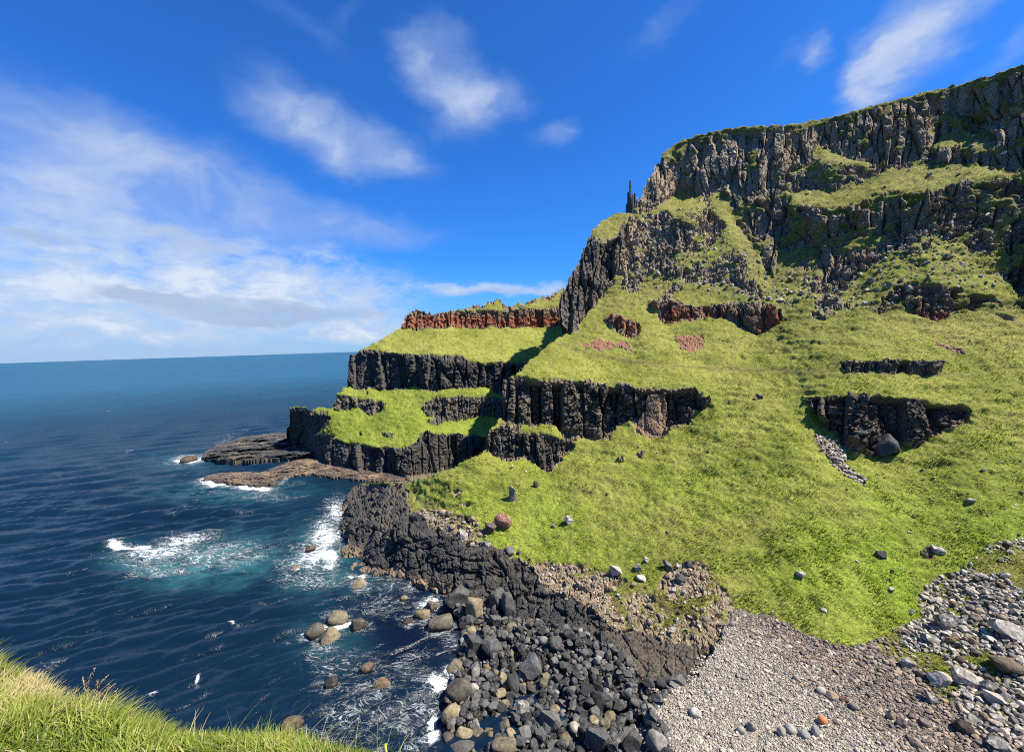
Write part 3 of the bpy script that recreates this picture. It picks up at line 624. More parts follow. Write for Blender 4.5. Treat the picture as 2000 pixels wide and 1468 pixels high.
def build_sea():
    az = np.radians(np.arange(-66, 12, .13)); dep = np.radians(np.r_[np.arange(60, 1.2, -.085), np.arange(1.2, .16, -.05), np.arange(.16, .055, -.015)])
    AZ, DE = np.meshgrid(az, dep)
    r = H / np.tan(DE); X = r * np.sin(AZ); Y = r * np.cos(AZ)
    rng = np.random.default_rng(5)
    Z = np.zeros(X.shape); dx = np.zeros(X.shape); dy = np.zeros(X.shape)
    cell = np.maximum(r * math.radians(.13), (r * r + H * H) / H * math.radians(.085))
    wxn = 2.5 * fbm(X / 25, Y / 25, 0 * X, 2, 905); wyn = 2.5 * fbm(X / 25, Y / 25, 0 * X + 3, 2, 915)
    for i in range(64):
        lam = 1.1 * (5.5 / 1.1) ** rng.random() if i < 52 else rng.uniform(7, 16); th = math.radians(rng.normal(0, 15)); ca, sa = math.cos(th), math.sin(th)
        d0 = (.36, -.93); dxx, dyy = d0[0] * ca - d0[1] * sa, d0[0] * sa + d0[1] * ca
        k = 2 * math.pi / lam; ph = k * ((X + wxn) * dxx + (Y + wyn) * dyy) + rng.random() * 6.28; a = (.0135 if i < 52 else .0085) * lam * np.clip((lam / cell - 1.8) / 2, 0, 1)
        Z += a * np.sin(ph); dx -= dxx * .9 * a * np.cos(ph); dy -= dyy * .9 * a * np.cos(ph)
    Z *= .62 + .9 * (.5 + .5 * fbm(X / 40, Y / 40, 0 * X, 2, 925))
    Xd, Yd = X + dx, Y + dy
    U, V = project(np.stack([X, Y, 0 * X], -1)); 
    # foam: where water breaks on the rocks and over shoals
    foam = np.zeros(X.shape); aqua = np.zeros(X.shape)
    wu = U + 14 * fbm(X / 6, Y / 6, 0 * X, 3, 931); wv = V + 7 * fbm(X / 6, Y / 6, 0 * X + 3, 3, 941)
    def blob(u, v, a, b, ang, s, tgt=foam):
        c, s_ = math.cos(math.radians(ang)), math.sin(math.radians(ang))
        p = ((wu - u) * c + (wv - v) * s_) / a; q = (-(wu - u) * s_ + (wv - v) * c) / b
        np.maximum(tgt, s * np.exp(-(p * p + q * q) ** 1.5), out=tgt)
    for b in [(250,1064,48,9,4,1.), (283,1064,26,7,0,1.), (362,1054,90,15,-8,.86), (310,1082,105,26,-6,.86), (420,1088,150,28,-8,.72), (330,1112,110,18,-4,.62), (470,1098,80,16,-12,.60),
              (640,1045,46,56,30,.88), (655,1000,30,40,20,.84), (612,1085,62,40,-20,.88), (575,1100,52,20,-20,.8), (645,1088,30,34,0,.96), (600,1128,80,26,0,.68), (660,1140,60,16,0,.66), (702,1124,34,6,8,.95), (750,1136,40,5,5,.7),
              (365,897,38,11,-6,.98), (395,893,36,7,-8,.9), (340,905,40,7,0,.55), (470,900,80,4,0,.5), (560,895,70,4,-3,.85), (460,846,40,4,-12,.5), (430,862,40,5,-22,.5),
              (430,946,60,9,3,1.), (500,952,60,9,2,.98), (400,938,24,8,0,.9), (520,968,90,10,2,.55), (560,938,24,6,-30,.75), (600,905,50,4,-8,.7), (545,918,30,4,-20,.75), (420,965,70,9,0,.42), (590,945,40,6,0,.4),
              (635,1226,62,22,-16,.80), (600,1236,30,12,-10,.78), (660,1222,40,7,-20,1.), (640,1265,42,16,-8,.74), (620,1282,36,18,-20,.62), (700,1240,30,8,0,.4), (668,1190,60,12,-10,.55),
              (850,1335,36,18,-15,.95), (815,1325,50,24,10,.72), (770,1310,50,20,10,.5), (868,1318,20,14,0,.9), (846,1400,16,26,0,1.), (854,1440,22,34,0,1.), (820,1375,60,30,-20,.76), (830,1450,60,30,-20,.76), (770,1395,80,40,0,.68), (700,1395,100,36,0,.62), (640,1440,140,30,0,.60), (730,1350,80,34,-10,.62), (790,1290,70,26,-20,.6), (875,1250,24,46,0,.72), (830,1185,24,16,0,.85), (842,1175,22,12,0,.9), (800,1200,40,16,0,.55), (780,1142,70,14,0,.68), (760,1180,90,32,0,.60), (690,1300,100,40,0,.56), (650,1345,50,20,0,.62), (748,1352,50,14,0,.68), (718,1307,30,8,0,.6), (570,1420,50,14,0,.5),
              (455,1217,9,3,-5,1.), (470,1222,20,8,0,.5), (391,1325,4,9,25,1.), (303,1356,16,3,-15,.85), (346,1002,26,4,-10,.5), (375,985,20,5,-30,.5), (205,990,12,3,0,.6), (480,1000,26,4,0,.4), (590,965,30,4,-8,.55), (690,968,30,4,-12,.8), (660,985,30,6,-20,.6), (560,1255,20,6,0,.5), (160,1030,14,2,0,.4), (250,880,12,2,0,.5), (120,930,10,2,0,.5), (430,1140,26,5,0,.4), (520,1180,20,5,0,.4), (345,1150,14,3,0,.35), (220,1290,16,3,-10,.4), (480,1300,20,4,0,.4), (90,1130,14,3,-10,.35)]:
        blob(*b)
    for (u, v, w, h, k_, l_) in SEA_ROCKS: blob(u, v + h * .25, w * .8, h * .62, 0, .82)
    for b in [(300,1092,95,34,-4,.75), (420,1100,150,42,-8,1.), (520,1085,70,24,-8,.6), (620,1090,90,70,0,.6), (450,960,160,28,0,.45), (370,900,80,20,0,.5), (640,1250,80,50,0,.28), (480,1060,90,30,0,.4), (700,1140,70,14,0,.4)]: blob(*b, aqua)
    wc = sstep(.55, .8, noise3(X / 9, Y / 9, 0 * X, 961)) * sstep(.45, .8, noise3(X / 2.2, Y / 1.2, 0 * X, 962)) * (r < 900)
    foam = np.maximum(foam, wc * .55)
    calm = sstep(0, 1, np.exp(-(((U - 790) / 110) ** 2 + ((V - 1230) / 90) ** 2))) * .8
    Z *= 1 - .55 * calm; 
    nr, nc = X.shape; idx = np.arange(nr * nc).reshape(nr, nc)
    Fc = np.stack([idx[:-1, :-1], idx[:-1, 1:], idx[1:, 1:], idx[1:, :-1]], -1).reshape(-1, 4)
    PV = np.stack([Xd, Yd, Z], -1).reshape(-1, 3)
    # the rest of the water round about
    A = np.stack([foam, aqua, calm], -1).reshape(-1, 3)
    m, t = new_mat("sea")
    P = t.node('ShaderNodeNewGeometry').outputs['Position']
    fo, aq, cm, _ = t.attr('foam')
    mp = t.node('ShaderNodeMapping', ins={'Vector': P, 'Rotation': (0, 0, math.radians(-20)), 'Scale': (.55, 1.25, 1)}).outputs[0]
    l1 = t.noise(mp, .55, 5, .62, 1.6); l2 = t.noise(P, 1.5, 4, .6, 2.2)
    ridge = t.math('SUBTRACT', 1., t.math('ABSOLUTE', t.math('MULTIPLY_ADD', l1, 4.2, -2.1)), clamp=True)
    ridge2 = t.math('SUBTRACT', 1., t.math('ABSOLUTE', t.math('MULTIPLY_ADD', l2, 4.6, -2.3)), clamp=True)
    lace = t.math('POWER', t.math('MAXIMUM', ridge, t.math('MULTIPLY', ridge2, .95)), 2.6)
    body = t.noise(mp, .8, 6, .7, .6)
    val = t.math('MULTIPLY_ADD', lace, .50, t.math('MULTIPLY', body, .42))
    thr = t.math('SUBTRACT', t.math('MULTIPLY_ADD', fo, -.34, .80), t.math('MULTIPLY', t.rng(fo, .72, 1.0), .26))
    fm = t.rng(t.math('SUBTRACT', val, thr), -.06, .22)
    fm = t.math('MULTIPLY', fm, t.rng(fo, .04, .22))
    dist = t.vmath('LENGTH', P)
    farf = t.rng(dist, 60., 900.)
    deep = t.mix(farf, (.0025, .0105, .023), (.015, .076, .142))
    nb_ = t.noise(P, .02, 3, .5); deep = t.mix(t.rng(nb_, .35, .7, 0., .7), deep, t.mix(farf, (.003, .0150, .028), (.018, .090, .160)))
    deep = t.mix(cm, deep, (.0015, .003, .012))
    aqn = t.math('MULTIPLY', aq, t.rng(t.noise(mp, .3, 4, .6, .5), .25, .7))
    col = t.mix(t.math('MULTIPLY', aqn, .9), deep, (.030, .135, .145))
    col = t.mix(fm, col, (.60, .65, .67))
    mpl = t.node('ShaderNodeMapping', ins={'Vector': P, 'Rotation': (0, 0, math.radians(-21)), 'Scale': (.3, 1.2, 1)}).outputs[0]
    h1 = t.noise(mp, 2.4, 4, .6, .3); h2 = t.noise(mp, 6.5, 3, .6, .2); h3 = t.noise(mpl, .55, 5, .62, .2); h4 = t.noise(mpl, .12, 5, .62, .2)
    hh = t.math('ADD', t.math('MULTIPLY', h1, .17), t.math('MULTIPLY', h2, .05))
    hh = t.math('ADD', hh, t.math('MULTIPLY', h3, t.rng(dist, 60., 220., .0, .95))); hh = t.math('ADD', hh, t.math('MULTIPLY', h4, t.rng(dist, 200., 800., 0., 4.)))
    hh = t.math('ADD', hh, t.math('MULTIPLY', fm, .25))
    nrm = t.bump(hh, 1., .55)
    pb = t.node('ShaderNodeBsdfPrincipled', ins={'Base Color': col, 'Roughness': t.math('MULTIPLY_ADD', fm, .55, .22), 'Specular IOR Level': .5, 'IOR': 1.333, 'Normal': nrm})
    df = t.node('ShaderNodeBsdfDiffuse', ins={'Color': col, 'Normal': nrm}); mx = t.node('ShaderNodeMixShader', ins={0: t.rng(dist, 70., 420., 0., .74)})
    t.l.new(pb.outputs[0], mx.inputs[1]); t.l.new(df.outputs[0], mx.inputs[2]); ou = t.node('ShaderNodeOutputMaterial'); t.l.new(mx.outputs[0], ou.inputs[0])
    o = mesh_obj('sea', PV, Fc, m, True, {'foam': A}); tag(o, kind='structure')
    return o
build_sea()

# ================================================================== ROCKS
import bmesh
def ico(sub):
    bm = bmesh.new(); bmesh.ops.create_icosphere(bm, subdivisions=sub, radius=1)
    v = np.array([q.co[:] for q in bm.verts]); f = np.array([[q.index for q in p.verts] for p in bm.faces]); bm.free()
    return v, f
ICO = {k: ico(k) for k in (1, 2, 3, 4)}
def rock_verts(sub, seed, cuts=9, depth=(.55, .9), rough=.05, stretch=(1, 1, 1), roundness=0.):
    rng = np.random.default_rng(seed); v, f = ICO[sub]; v = v.copy()
    for _ in range(cuts):
        n = rng.normal(size=3); n /= np.linalg.norm(n); d = rng.uniform(*depth)
        ex = np.maximum(v @ n - d, 0); v -= ex[:, None] * n * (1 - roundness)
    s = seed * 3.7
    nn = v / (np.linalg.norm(v, axis=1, keepdims=True) + 1e-9)
    v += nn * (rough * 2.2 * fbm(v[:, 0] * 1.6 + s, v[:, 1] * 1.6, v[:, 2] * 1.6, 3, seed % 997) + rough * fbm(v[:, 0] * 5 + s, v[:, 1] * 5, v[:, 2] * 5, 2, seed % 991))[:, None]
    v *= np.asarray(stretch) / np.abs(v).max(0)
    return v, f
def rock_mat(name, stops, speck=None, speck_amt=(.56, .66), wetfoot=False, rough=.85, attr=None):
    m, t = new_mat(name)
    tc = t.node('ShaderNodeTexCoord').outputs['Object']; g = t.node('ShaderNodeNewGeometry')
    P = g.outputs['Position']
    rnd = t.node('ShaderNodeObjectInfo').outputs['Random'] if not attr else t.attr(attr)[0]
    n = t.noise(P, 2.6, 6, .68); n2 = t.noise(P, .8, 3, .5)
    f = t.math('ADD', t.math('MULTIPLY', n, .72), t.math('ADD', t.math('MULTIPLY', n2, .28), t.math('MULTIPLY_ADD', rnd, .30, -.15)))
    c = t.ramp(f, stops)
    if speck: c = t.mix(t.rng(t.noise(P, 1.9, 6, .75), *speck_amt), c, speck)
    hue = t.node('ShaderNodeHueSaturation', ins={'Hue': .5, 'Saturation': t.math('MULTIPLY_ADD', rnd, .7, .65), 'Value': t.math('MULTIPLY_ADD', t.math('FRACT', t.math('MULTIPLY', rnd, 7.3)), .5, .75), 'Color': c}).outputs[0]
    if wetfoot:
        z = t.node('ShaderNodeSeparateXYZ', ins={0: P}).outputs[2]
        hue = t.mix(t.rng(t.math('MULTIPLY_ADD', n2, .5, z), .75, .25), hue, (.020, .016, .011))
    h = t.math('ADD', t.noise(P, 3.5, 6, .7), t.math('MULTIPLY', t.voro(P, 1.4), .35))
    t.bsdf(hue, rough, t.bump(h, .8, .14), .3)
    return m
M_DARK = rock_mat('dark_basalt', [(.25, (.020, .019, .018)), (.45, (.052, .050, .047)), (.6, (.095, .091, .084)), (.8, (.17, .162, .148))], rough=.75)
M_TAN = rock_mat('tan_rock', [(.25, (.05, .038, .02)), (.45, (.115, .095, .062)), (.6, (.205, .170, .112)), (.8, (.33, .29, .21))], wetfoot=True)
M_BROWN = rock_mat('brown_rock', [(.25, (.02, .015, .01)), (.45, (.075, .055, .035)), (.6, (.14, .105, .07)), (.8, (.22, .18, .13))], wetfoot=True)
M_PALE = rock_mat('lichened_rock', [(.25, (.06, .053, .045)), (.45, (.17, .15, .122)), (.58, (.33, .298, .25)), (.78, (.50, .455, .39))], speck=(.66, .61, .53), speck_amt=(.52, .64))
M_RED = rock_mat('reddish_rock', [(.25, (.03, .018, .016)), (.45, (.11, .062, .05)), (.6, (.19, .115, .09)), (.8, (.3, .22, .18))], speck=(.5, .46, .42), speck_amt=(.6, .7))
M_EARTH = rock_mat('brown_beach_stone', [(.25, (.07, .052, .04)), (.45, (.17, .13, .098)), (.6, (.27, .21, .16)), (.8, (.38, .32, .26))])
M_GREY = rock_mat('grey_beach_stone', [(.25, (.13, .12, .10)), (.45, (.25, .23, .19)), (.6, (.37, .34, .285)), (.8, (.5, .465, .39))])
M_SHINGLE = rock_mat('shingle', [(.25, (.15, .130, .098)), (.45, (.31, .272, .212)), (.6, (.44, .392, .315)), (.8, (.57, .52, .43))], attr='rc')
M_SHINGLE_B = rock_mat('brown_shingle', [(.25, (.06, .046, .034)), (.45, (.16, .125, .095)), (.6, (.27, .215, .17)), (.8, (.42, .37, .31))], attr='rc')
M_COBBLE = rock_mat('dark_cobble', [(.25, (.022, .022, .022)), (.45, (.065, .064, .062)), (.6, (.13, .125, .115)), (.8, (.26, .25, .22))], attr='rc')
M_RUBBLE = rock_mat('pale_rubble', [(.25, (.05, .043, .034)), (.45, (.18, .158, .125)), (.58, (.35, .31, .25)), (.78, (.55, .5, .42))], speck=(.70, .64, .55), speck_amt=(.54, .64), attr='rc')
MATS = dict(dark=M_DARK, tan=M_TAN, brown=M_BROWN, pale=M_PALE, red=M_RED, earth=M_EARTH, grey=M_GREY)
_cache = {}
def proto(kind, k):
    """a handful of differently broken stones of each kind"""
    key = (kind, k)
    if key not in _cache:
        par = dict(dark=dict(cuts=18, depth=(.42, .84), rough=.03), tan=dict(cuts=10, depth=(.55, .9), rough=.045), brown=dict(cuts=8, depth=(.6, .9), rough=.06), pale=dict(cuts=14, depth=(.4, .8), rough=.05),
                   red=dict(cuts=16, depth=(.4, .8), rough=.05), earth=dict(cuts=7, depth=(.6, .95), rough=.03), grey=dict(cuts=6, depth=(.68, .98), rough=.02))[kind]
        v, f = rock_verts(3, 100 + hash(kind) % 1 + k * 31 + len(kind) * 7, **par)
        me = bpy.data.meshes.new(kind + '_stone'); me.from_pydata(v.tolist(), [], f.tolist()); me.update()
        me.polygons.foreach_set('use_smooth', np.full(len(f), kind in ('tan', 'grey')))
        me.materials.append(MATS[kind]); _cache[key] = me
    return _cache[key]
def boulder(name, P, size, kind, k, rot, label, cat, group=None, sink=.3):
    o = bpy.data.objects.new(name, proto(kind, k)); COL.objects.link(o)
    o.scale = (size[0] / 2, size[1] / 2, size[2] / 2); o.rotation_euler = rot
    o.location = (P[0], P[1], P[2] + size[2] * (.5 - sink))
    tag(o, label, cat, group); return o
def ground(U, V, G=None):
    G = G or GB
    U = np.atleast_1d(np.asarray(U, float)); V = np.atleast_1d(np.asarray(V, float))
    i = np.clip(((V - G['V'][0]) / (G['V'][1] - G['V'][0])).round().astype(int), 0, len(G['V']) - 1); j = np.clip(((U - G['U'][0]) / (G['U'][1] - G['U'][0])).round().astype(int), 0, len(G['U']) - 1)
    return G['P'][i, j], G['inside'][i, j]
def px2m(P): return float((np.asarray(P) - np.array([0, 0, H])) @ fwd) / F
rr = random.Random(11)
def place_px(name, u, v, w, h, kind, label, cat, group=None, water=False, depth=None, G=None, tilt=.25, sink=.28, zr=None):
    b = v + h * .28
    P = on_plane(np.array([u * 1.]), np.array([b * 1.]), 0.)[0] if water else ground(u, b, G)[0][0]
    s = px2m(P); el = math.atan2(H - P[2], math.hypot(P[0], P[1]))
    W = w * s * 1.0; Hh = max(h * s, .12)
    hz = Hh * (1.0 if el < .2 else (.92 if el < .5 else .8)); dy = W * .8 if depth is None else depth
    a = math.atan2(P[0], P[1])
    return boulder(name, P, (W, dy, hz / (1 - sink)), kind, rr.randrange(10), (rr.uniform(-tilt, tilt), rr.uniform(-tilt, tilt), -a + (rr.uniform(-.3, .3) if zr is None else zr)), label, cat, group, sink)
for (u, v, w, h, kind, label) in SEA_ROCKS: place_px('sea_rock', u, v, w, h, kind, label, 'sea rock', water=True, sink=.42)
BOULDERS = [
 # tan and dark boulders at the water's edge
 ('boulder', 890,1300,44,30,'tan', "tan boulder at the edge of the foam where the black cobbles begin", 'boulder'),
 ('boulder', 894,1352,58,36,'tan', "broad olive tan boulder beside the white foam, above another like it", 'boulder'),
 ('boulder', 886,1388,50,40,'tan', "olive tan boulder just below the broad one beside the white surge", 'boulder'),
 ('boulder', 906,1428,38,34,'tan', "round olive boulder ringed by foam beside the white water chute", 'boulder'),
 ('boulder', 961,1434,26,30,'tan', "upright tan boulder standing in the shallow foamy pool", 'boulder'),
 ('boulder', 984,1394,22,22,'tan', "small squarish tan boulder in the pool beside the cream boulder", 'boulder'),
 ('boulder', 1022,1389,38,30,'pale', "cream yellow boulder bright among the dark shore boulders", 'boulder'),
 ('boulder', 931,1199,40,46,'tan', "faceted grey tan boulder leaning on the foot of the black ledge", 'boulder'),
 ('boulder', 967,1216,30,24,'dark', "small grey boulder with a pale top beside the faceted tan boulder", 'boulder'),
 ('boulder', 1001,1223,32,28,'tan', "tan grey boulder in front of the tall black rock wall", 'boulder'),
 ('boulder', 900,1176,56,42,'dark', "dark wedge shaped boulder on the tan ones under the ledge", 'boulder'),
 ('boulder', 925,1267,38,50,'dark', "tall dark pointed boulder facing the still dark water", 'boulder'),
 ('boulder', 965,1276,40,34,'dark', "grey blocky boulder landward of the tall pointed one", 'boulder'),
 ('boulder', 973,1165,48,40,'dark', "large smooth black boulder wedged against the ledge foot", 'boulder'),
 ('boulder', 994,1188,30,54,'dark', "tall grey slab standing beside the large smooth black boulder", 'boulder'),
 ('boulder', 1003,1316,36,52,'dark', "long black boulder lying seaward of the biggest split slab", 'boulder'),
 ('boulder', 1042,1292,56,50,'dark', "biggest black slab of the boulder shore, split at its lower edge", 'boulder'),
 ('boulder', 1088,1260,34,30,'dark', "angular black boulder perched above the biggest black slab", 'boulder'),
 ('boulder', 1146,1335,42,38,'dark', "rounded grey boulder touching the darker one beside the shingle", 'boulder'),
 ('boulder', 1168,1352,44,34,'dark', "wide black boulder against the rounded grey one", 'boulder'),
 ('boulder', 1076,1409,46,38,'dark', "blocky black boulder overhanging a shadowed gap near the pool", 'boulder'),
 ('boulder', 1170,1431,54,40,'dark', "big smooth dark boulder at the lower end of the shore", 'boulder'),
 ('boulder', 1237,1436,46,46,'dark', "big creased grey boulder on the margin of the shingle", 'boulder'),
 ('boulder', 1222,1409,28,30,'dark', "dark pointed boulder above the big creased grey one", 'boulder'),
 ('boulder', 1050,1362,38,30,'dark', "grey boulder with flat top between black slab and cream boulder", 'boulder'),
 ('boulder', 1284,1446,44,40,'grey', "pale grey stone half sunk in shingle beside the creased boulder", 'boulder'),
 ('boulder', 900,1459,62,32,'dark', "black boulder in foam at the lower edge of the water", 'boulder'),
 ('boulder', 985,1462,50,28,'tan', "olive boulder beside the pool at the lowest edge of the shore", 'boulder'),
 ('boulder', 1324,1322,42,26,'dark', "dark split slab lying alone on the pale shingle", 'boulder'),
 ('boulder', 1290,1326,30,20,'dark', "square dark stone just seaward of the lone split slab", 'boulder'),
 # on the turf
 ('standing_stone', 1003,966,17.0,34.0,'pale', "pale stone standing on end in the turf with a dark shaded side", 'boulder'),
 ('boulder', 982,1015,40,32,'red', "largest reddish boulder on the turf edge, grey lichen on its top", 'boulder'),
 ('boulder', 956,1031,26,28,'red', "rounded reddish brown boulder leaning by the largest reddish one", 'boulder'),
 ('boulder', 951,1060,18.0,18.0,'pale', "pale angular boulder at the turf corner above the black ledge", 'boulder'),
 ('boulder', 905,1039,18.0,26.2,'pale', "tall pale stone among small rubble on top of the ledge", 'boulder'),
 ('boulder', 996,1075,24,18,'dark', "dark low boulder at the turf edge with a pale stone behind", 'boulder'),
 ('boulder', 1014,1076,9.8,11.5,'pale', "small pale upright stone next to a dark low boulder at turf edge", 'boulder'),
 ('boulder', 1046,947,11,14,'brown', "small brown upright stone in grass above the standing stone", 'boulder'),
 ('boulder', 1112,1020,18.0,14.8,'pale', "pale rounded stone half buried in bright grass below the cliff band", 'boulder'),
 ('boulder', 1081,1025,9,9,'dark', "tiny dark stone in bright grass near the half buried pale one", 'boulder'),
 ('boulder', 1000,911,9.0,5.7,'pale', "small white stone in grass below the low basalt ledge", 'boulder'),
 ('boulder', 1245,1108,18.0,19.7,'pale', "grey upright stone of the pair above the brown rock slope", 'boulder'),
 ('boulder', 1252,1126,21.3,18.0,'pale', "striped grey stone below the upright one above the brown slope", 'boulder'),
 ('boulder', 1203,1116,26.2,16.4,'pale', "broad pale stone at the grass margin, seaward of the upright pair", 'boulder'),
 ('boulder', 1262,1094,10.7,10.7,'pale', "small white stone in grass behind the upright pair", 'boulder'),
 ('boulder', 1303,1103,20,20,'dark', "dark leaning stone in grass landward of the upright pair", 'boulder'),
 ('boulder', 1346,1104,18,12,'dark', "dark flat stone at the top of the knoll by the grass", 'boulder'),
 ('boulder', 1330,1133,22,16,'dark', "dark stone in moss on the flank of the brown knoll", 'boulder'),
 ('boulder', 1737,871,58,42,'dark', "huge fallen block under the dark alcove cliff in the grass", 'boulder'),
 ('boulder', 1483,777,13,11,'dark', "small dark stone alone on the grass between the two cliff bands", 'boulder'),
 ('boulder', 1895,977,14.8,8.2,'pale', "white stone in the upper turf above the scree", 'boulder'),
 ('boulder', 1780,1194,14.8,7.4,'pale', "white flat stone on bright grass at the scree edge", 'boulder'),
 ('boulder', 1718,1082,20,14,'dark', "dark stone with pale top alone in long grass", 'boulder'),
 ('boulder', 1832,1071,24.6,11.5,'pale', "row of pale rubble fused in grass above the scree tongue", 'boulder'),
 # scree
 ('boulder', 1852,1214,42,32,'pale', "large pitted grey boulder at the head of the scree fan", 'boulder'),
 ('boulder', 1818,1246,32,24,'pale', "large white faced boulder at the grass edge of the scree", 'boulder'),
 ('boulder', 1772,1292,30,26,'pale', "grey slanted boulder where scree meets the brown shingle", 'boulder'),
 ('boulder', 1836,1324,42,30,'pale', "pale boulder with a deep black hollow on its seaward side", 'boulder'),
 ('boulder', 1886,1318,46,34,'pale', "large lichen spotted boulder in the middle of the scree", 'boulder'),
 ('boulder', 1816,1361,26,26,'pale', "bright triangular stone at the lower margin of the scree", 'boulder'),
 ('boulder', 1966,1228,52,40,'pale', "broad pale boulder high in the scree", 'boulder'),
 ('boulder', 1966,1300,62,28,'brown', "long brown slab bridging over a shadowed gap in the scree", 'boulder'),
 ('boulder', 1930,1338,28,26,'pale', "white knobbly stone below the brown slab in the scree", 'boulder'),
 ('boulder', 1942,1362,34,24,'pale', "white split stone beside a yellow moss patch", 'boulder'),
 ('boulder', 1880,1420,34,26,'brown', "dark angular block low on the brown shingle", 'boulder'),
 ('boulder', 1950,1452,46,30,'pale', "grey slab at the lower corner of the scree", 'boulder'),
 # on the shingle
 ('beach_stone', 1605,1348,19,14,'grey', "flat grey stone heading the short row of cobbles on shingle", 'stone'),
 ('beach_stone', 1624,1357,23,15,'earth', "brown stone second in the short row of cobbles", 'stone'),
 ('beach_stone', 1646,1365,17,11,'red', "reddish stone third in the short row of cobbles", 'stone'),
 ('beach_stone', 1667,1378,20,15,'earth', "rounded tan stone ending the short row of cobbles", 'stone'),
 ('beach_stone', 1526,1429,18,20,'grey', "oval greenish grey stone seaward of the orange float", 'stone'),
 ('beach_stone', 1543,1423,23,17,'grey', "flat oval grey stone between the greenish stone and the float", 'stone'),
 ('beach_stone', 1573,1434,20,14,'grey', "low grey stone just below the driftwood stick", 'stone'),
 ('beach_stone', 1593,1428,17,22,'grey', "upright grey stone just below the orange float", 'stone'),
 ('beach_stone', 1468,1418,18,18,'grey', "round pale stone with a curved top alone on open shingle", 'stone'),
 ('beach_stone', 1447,1424,16,16,'grey', "white pointed stone beside the round pale one on shingle", 'stone'),
 ('beach_stone', 1358,1389,22,16,'grey', "square pale stone on shingle below the lone dark slab", 'stone'),
 ('beach_stone', 1555,1323,13,10,'grey', "lone small grey stone high on the open shingle", 'stone'),
 ('beach_stone', 1739,1396,15,22,'earth', "tall orange brown stone on the brown shingle", 'stone'),
 ('beach_stone', 1763,1412,20,19,'earth', "rounded orange brown stone beside the tall one", 'stone'),
 ('beach_stone', 1805,1410,22,14,'earth', "flat brown stone landward of the rounded orange brown one", 'stone'),
 ('beach_stone', 1790,1450,24,16,'earth', "tan grey stone at the lower edge of the brown shingle", 'stone'),
]
for (nm, u, v, w, h, kind, label, cat) in BOULDERS:
    place_px(nm, u, v, w, h, kind, label, cat, tilt=.15 if nm != 'standing_stone' else .1)
taken = [(b[1], b[2], b[3] * .45) for b in BOULDERS]

def scatter(poly, n, smin, smax, power, seed, gap=.8, tries=40, reject=None):
    """stones of power-law size dropped on the ground without piling into each other; sizes in metres, in falling order"""
    rng = np.random.default_rng(seed); pa = np.asarray(poly, float)
    sizes = np.sort(smin * (1 - rng.random(n) * (1 - (smin / smax) ** power)) ** (-1 / power))[::-1]
    m = n * min(tries, 14) * 2
    u = rng.uniform(pa[:, 0].min(), pa[:, 0].max(), m); v = rng.uniform(pa[:, 1].min(), min(pa[:, 1].max(), 1600), m)
    k = inpoly(poly, u, v); u, v = u[k], v[k]; P, ok = ground(u, v); u, v, P = u[ok], v[ok], P[ok]
    w = ((P - np.array([0, 0, H])) @ fwd) ** 2                # even density on the ground
    k = rng.random(len(u)) < w / w.max(); u, v, P = u[k], v[k], P[k]
    if reject is not None: k = ~reject(u, v, P, rng); u, v, P = u[k], v[k], P[k]
    sc = ((P - np.array([0, 0, H])) @ fwd) / F
    grid = {}; out = []; cs = max(smin * 2.5, .5); c = 0; X = P[:, 0].tolist(); Y = P[:, 1].tolist(); S = sizes.tolist(); si = 0; miss = 0
    tk = np.asarray(taken) if taken else np.zeros((0, 3))
    near = np.zeros(len(u)); 
    for a, b_, c_ in tk: near = np.maximum(near, 1. * ((u - a) ** 2 + ((v - b_) * 1.4) ** 2 < c_ ** 2))
    for c in range(len(X)):
        if si >= n: break
        s = S[si]
        if near[c]: continue
        x, y = X[c], Y[c]; rr_ = int(math.ceil(gap * s / cs)); gx, gy = int(x // cs), int(y // cs); bad = False
        for ix in range(gx - rr_, gx + rr_ + 1):
            for iy in range(gy - rr_, gy + rr_ + 1):
                for (x2, y2, q) in grid.get((ix, iy), ()):
                    if (x2 - x) ** 2 + (y2 - y) ** 2 < (gap * .5 * (q + s)) ** 2: bad = True; break
                if bad: break
            if bad: break
        if bad:
            miss += 1
            if miss > 12: si += 1; miss = 0
            continue
        rq = int(math.ceil(gap * .5 * s / cs)) if s > 2 * cs else 0
        grid.setdefault((gx, gy), []).append((x, y, s)); out.append((u[c], v[c], P[c], s)); si += 1; miss = 0
    return out
COBBLES = zz(858,1172, 900,1186, 960,1200, 1040,1213, 1090,1232, 1150,1248, 1195,1262, 1240,1302, 1290,1345, 1320,1332, 1300,1360, 1275,1390, 1300,1420, 1310,1468, 1320,1560, 850,1560, 868,1468, 874,1400, 882,1330, 897,1290, 905,1225)
def rand_rot(r_): return (r_.uniform(-.35, .35), r_.uniform(-.35, .35), r_.uniform(0, 6.28))
r3 = random.Random(21)
cob = scatter(COBBLES, 11000, .24, 1.6, 1.95, 31, gap=.66)
for i, (u, v, P, s) in enumerate(cob[:215]):
    wet = P[2] < .42
    kind = 'tan' if wet and r3.random() < .6 else ('grey' if r3.random() < .02 else 'dark')
    lab = {'tan': "tan wave washed boulder among others at the water's edge", 'dark': "dark grey boulder packed among others between black ledge and shingle", 'grey': "light grey boulder scattered among the dark shore boulders"}[kind]
    grp = {'tan': "tan boulders at the water's edge", 'dark': 'dark boulders packed along the shore', 'grey': 'light grey boulders among the dark ones'}[kind]
    boulder('boulder', P, (s, s * r3.uniform(.7, 1.), s * r3.uniform(.62, .9)), kind, r3.randrange(10), rand_rot(r3), lab, 'boulder', grp, sink=.25)
